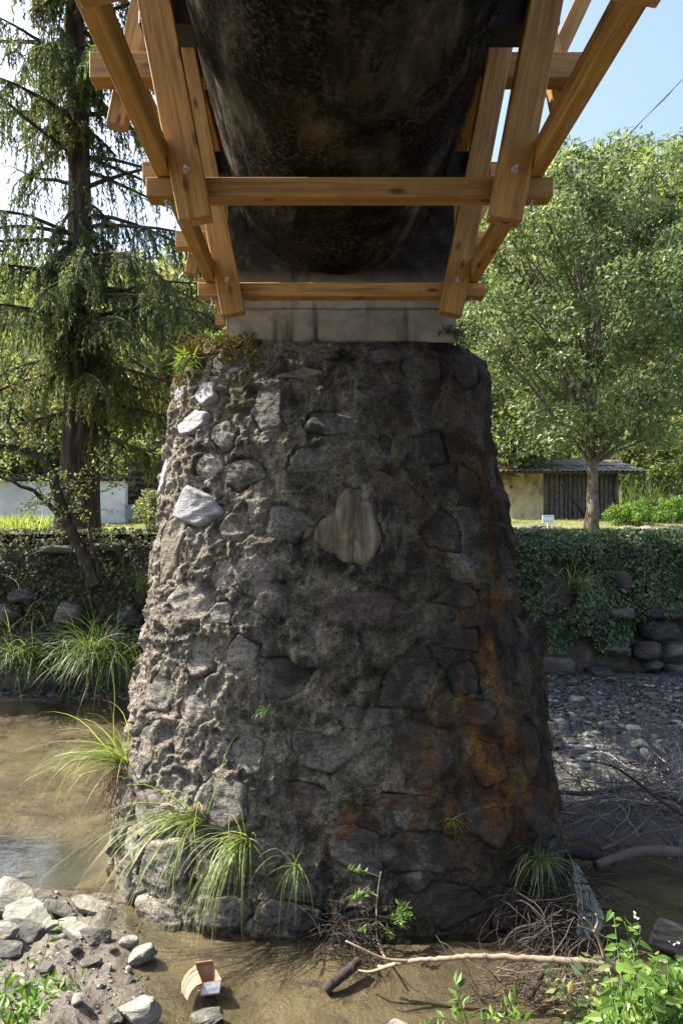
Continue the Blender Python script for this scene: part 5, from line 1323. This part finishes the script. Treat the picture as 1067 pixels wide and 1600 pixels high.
part('foliage', *leaves(C, D, r.normal(0, .5, (n_, 3)) + [-.3, -.3, .8], r.uniform(.035, .065, n_), .016), M['leaf_bright'], sp_, False)
def heap(name, label, n, cf, mat, L, R, seed, cat='twigs', up=.15, droop=.05):
    r = np.random.default_rng(seed); bt = []
    for i in range(n):
        c = cf(r); d = np.array([r.normal(0, 1), r.normal(0, .6), r.normal(up, .35)]); w = wander(c, d, r.uniform(*L), 6, .16, droop, r); rr_ = r.uniform(*R)
        w[:, 2] = np.maximum(w[:, 2], .005); bt.append(tube(w, np.linspace(rr_, rr_ * .5, len(w)), 5, False))
    solo(name, *join(bt), mat, label, cat, kind='stuff')
def a1(r):
    x = r.normal(2.75, .62); y = 5.2 + r.normal(0, .26) + .1 * (x - 2.7); return (x, y, .05 + .38 * r.random() * math.exp(-((x - 2.8) / .8) ** 2))
heap('driftwood_heap', 'tangled heap of grey flood twigs on the spit right of the pier', 520, a1, M['grey_twig'], (.2, .7), (.002, .006), 1501)
def a2(r):
    c = PZ(r.normal(870, 38), r.normal(1440, 34), .05); return (c[0], c[1], .03 + .22 * r.random())
heap('root_tangle', 'dark tangle of roots and twigs at the right foot of the pier', 420, a2, M['dark_twig'], (.1, .42), (.001, .0045), 1502, up=-.1, droop=.12)
def a3(r):
    c = PZ(r.normal(545, 26), r.normal(1458, 22), .03); return (c[0], c[1] - .02, .02 + .16 * r.random())
heap('wet_roots', 'black wet root tangle at the pier foot behind the fallen branch', 220, a3, M['dark_twig'], (.08, .24), (.001, .004), 1503, up=-.1, droop=.12)
def a4(r):
    c = PZ(r.uniform(740, 1000), r.normal(1540, 24), .04); return (c[0], c[1], .01 + .09 * r.random())
heap('twig_litter', 'scattered pale twigs on the ground under the leafy plant', 240, a4, M['twig'], (.08, .35), (.001, .0035), 1504)
def pole(name, label, pl, r0, r1, mt, cat='branch', n=30, sides=9):
    q_ = smooth_path([PZ(*v) for v in pl], n); return solo(name, *tube(q_, np.linspace(r0, r1, n) * (1 + .12 * vn(np.stack([np.arange(n) * .7, np.zeros(n), np.zeros(n)], 1), 5)), sides), M[mt], label, cat)
pole('driftwood_pole', 'pale driftwood pole behind the twig heap, pointing at the pier', [(874, 1238, .12), (920, 1240, .14), (975, 1232, .18), (1030, 1240, .22), (1090, 1262, .24)], .02, .032, 'twig')
pole('driftwood_log', 'grey driftwood log lying across the shaded water at right', [(930, 1352, .05), (970, 1338, .07), (1010, 1330, .09), (1100, 1334, .11)], .03, .042, 'twig')
pole('driftwood_log', 'dark drowned log slanting from the pier foot to the right', [(876, 1330, .07), (905, 1332, .07), (935, 1338, .06), (960, 1346, .04)], .055, .03, 'dark_twig')
pole('driftwood_stick', 'thin dark stick arching over the twig heap', [(905, 1188, .25), (950, 1195, .42), (985, 1215, .45), (1030, 1250, .38), (1085, 1285, .3)], .008, .013, 'dark_twig')
pole('driftwood_stick', 'bent pale forked stick in front of the twig heap', [(938, 1328, .06), (965, 1316, .1), (990, 1300, .16), (1020, 1270, .22)], .016, .012, 'twig')
pole('wet_log', 'short dark log stuck in the sand in front of the pier', [(508, 1548, .0), (522, 1534, .03), (545, 1516, .05), (560, 1500, .06)], .028, .022, 'dark_twig')
pole('black_root', 'black burnt looking root under the fallen branch', [(826, 1560, .03), (836, 1540, .06), (846, 1520, .1), (852, 1504, .13)], .02, .012, 'dark_twig')
pole('driftwood_stick', 'dark stick lying among roots at the right pier foot', [(784, 1478, .05), (806, 1452, .1), (850, 1440, .16), (880, 1420, .22)], .008, .006, 'dark_twig')
# cloth rag
def cloth():
    nu, nv = 16, 44; a, b = np.meshgrid(np.linspace(0, 1, nu), np.linspace(0, 1, nv), indexing='ij')
    ctr_ = smooth_path([P(899, 1350, 4.15), P(908, 1380, 3.92), P(917, 1412, 3.8), P(922, 1440, 3.7), P(917, 1464, 3.62)], nv)
    wd = np.interp(np.linspace(0, 1, nv), [0, .2, .5, .8, 1], [.03, .075, .13, .17, .12])
    V = ctr_[None] + ((a - .5) * wd[None])[..., None] * np.array([1, .25, .05]); V = V.reshape(-1, 3)
    V[:, 1] += (.02 * np.sin(a * 15 + b * 4) + .012 * np.sin(a * 31 + b * 9)).ravel() + .02 * fbm(V * 14, 3, 7)
    F = grid_faces(nu, nv); return np.concatenate([V, V + [0, .004, 0]]), np.concatenate([F, F[:, ::-1] + len(V)])
M['cloth'] = flat_mat('green_grey_cloth', (.17, .205, .17), .75, .35, 16, .3, 0, .4)
solo('cloth_rag', *cloth(), M['cloth'], 'grey-green wet rag hanging from the driftwood at the right pier foot', 'rag')
# bright plants at the near bank
g = 'leafy plants on the near bank'
def near(px, py, z): return PZ(px, py, z)
bp_ = thing('leafy_plant', 'large bright leafy plant with arrow-shaped leaves, bottom right corner', 'plant', PZ(1010, 1640, .15), g)
r = np.random.default_rng(1600); bt = []; C = []; D = []; N = []; LL = []
for i in range(95):
    px = 1010 + r.normal(0, 55); base_ = PZ(px + r.normal(0, 20), 1690 + r.normal(0, 25), .12)
    tipx = px + r.normal(0, 18); tipy = 1485 + .55 * abs(tipx - 1040) + abs(r.normal(0, 50)); tip = P(tipx, tipy, base_[1] + r.uniform(.05, .45))
    w = smooth_path([base_, (base_ * .5 + tip * .5) + r.normal(0, .03, 3), tip], 12); bt.append(tube(w, np.linspace(.004, .0015, 12), 5, False))
    for k in range(5, 12):
        dd = unit(r.normal(0, 1, 3) * [1, .8, .3] + [0, -.2, -.1]); ln = r.uniform(.025, .065); C.append(w[k] + dd * ln * .6); D.append(dd + [0, 0, -.3]); N.append(np.array([-.2, -.35, .8]) + r.normal(0, .4, 3)); LL.append(ln)
for tip_ in [(958, 1425), (975, 1440), (966, 1475), (950, 1500), (1000, 1448)]:
    b_ = PZ(985, 1660, .15); tp = P(*tip_, 3.15); w = smooth_path([b_, (b_ + tp) / 2 + r.normal(0, .03, 3), tp], 14); bt.append(tube(w, np.linspace(.005, .002, 14), 5, False))
    for k in range(7, 14):
        dd = unit(r.normal(0, 1, 3) * [1, .6, .3]); ln = r.uniform(.04, .075); C.append(w[k] + dd * ln * .6); D.append(dd + [0, 0, -.35]); N.append(np.array([-.2, -.4, .8]) + r.normal(0, .35, 3)); LL.append(ln)
part('stem', *join(bt), M['reed'], bp_); LL = np.array(LL)
def hearts(C, D, N, L):
    """arrow / heart shaped leaf, 7 vertices, folded along the midrib"""
    C = np.array(C); D = unit(D); B_ = unit(np.cross(D, N)); Nn_ = unit(np.cross(B_, D)); L = L[:, None]
    pr = [(-.5, .0, 0), (-.62, .30, .06), (-.25, .42, .10), (.15, .24, .05), (.55, 0, -.04), (.15, -.24, .05), (-.25, -.42, .10), (-.62, -.30, .06)]
    V = np.stack([C + D * L * a_ + B_ * L * b_ * .68 + Nn_ * L * c_ for (a_, b_, c_) in pr], 1).reshape(-1, 3); i = np.arange(len(C))[:, None] * 8
    return V, [np.concatenate([i + [[0, 1, 2, 3]], i + [[0, 5, 6, 7]]]), np.concatenate([i + [[0, 3, 4]], i + [[0, 4, 5]]])]
part('foliage', *hearts(C, D, N, LL), M['leaf_bright'], bp_, False)
fw = []
for (px, py) in [(990, 1428), (1030, 1500), (1040, 1540), (930, 1598), (1055, 1470), (1000, 1560), (985, 1502)]:
    c = P(px, py, 3.05)
    for k in range(4): fw.append(tuple(c + r.normal(0, .012, 3)))
part('flowers', *leaves(fw, r.normal(0, 1, (len(fw), 3)), [[0, -.3, 1]] * len(fw), .018, .014), M['petal'], bp_, False)
leafy('leafy_plant', 'small bright trailing plant at the bottom edge right of centre', PZ(735, 1610, .06), [((-.8, .1, .5), .28, .05), ((-.3, .2, .6), .22, .05), ((.5, .1, .5), .25, .05), ((.9, 0, .35), .25, .04), ((-1, -.1, .3), .25, .03)], .06, .38, 'leaf_bright', 1602, group=g, pairs=4)
leafy('leafy_plant', 'pale bright leafy weed at the bottom left corner', PZ(20, 1625, .12), fan(14, (.1, .1, 0), .40, 1603, 1.0, .45, .02), .06, .34, 'leaf_bright', 1604, group=g, pairs=4)
leafy('leafy_plant', 'little green sprig on the shaded pier foot beside the upright twig', P(622, 1422, 3.66), fan(8, (.2, -.5, 0), .09, 1605, .2, .6, .1), .035, .3, 'leaf_bright', 1606, pairs=4)
leafy('leafy_plant', 'yellowish leafy sprig in front of the fallen branch end', PZ(905, 1600, .1), fan(7, (-.2, .1, 0), .30, 1607, 1.0, .5, .05), .07, .45, 'leaf_pale', 1608, group=g, pairs=3)
# litter
M['litter_red'] = flat_mat('litter_red', (.55, .04, .04), .5, .1); M['litter_white'] = flat_mat('litter_white', (.8, .8, .8), .5, .05)
lt_ = thing('food_wrapper', 'crumpled red and white food wrapper at the bottom edge', 'litter', PZ(792, 1602, .03))
V, F = rock(PZ(788, 1612, .03), (.08, .06, .05), 0, 0, 1700, 3, 9, .08); part('red_side', V, F, M['litter_red'], lt_, False)
V, F = rock(PZ(806, 1612, .03), (.08, .06, .045), 0, 0, 1701, 3, 9, .08); part('white_side', V, F, M['litter_white'], lt_, False)
# leaf litter at the foot of the left bank and floating twigs
r = np.random.default_rng(1800); n = 900; px = r.uniform(-20, 205, n); py = r.normal(1082, 5, n); d = EYE * FPX / (py - VPY); x = (px - VPX) * d / FPX; z = np.maximum(bed_z(x, d), 0) + .012
solo('leaf_litter', *leaves(np.stack([x, d, z], 1), r.normal(0, 1, (n, 3)) * [1, 1, .1], r.normal(0, .25, (n, 3)) + [0, 0, 1], .07, .035), M['leaf_dead'], 'brown fallen leaves along the foot of the left bank', 'leaves', kind='stuff', smooth=False)
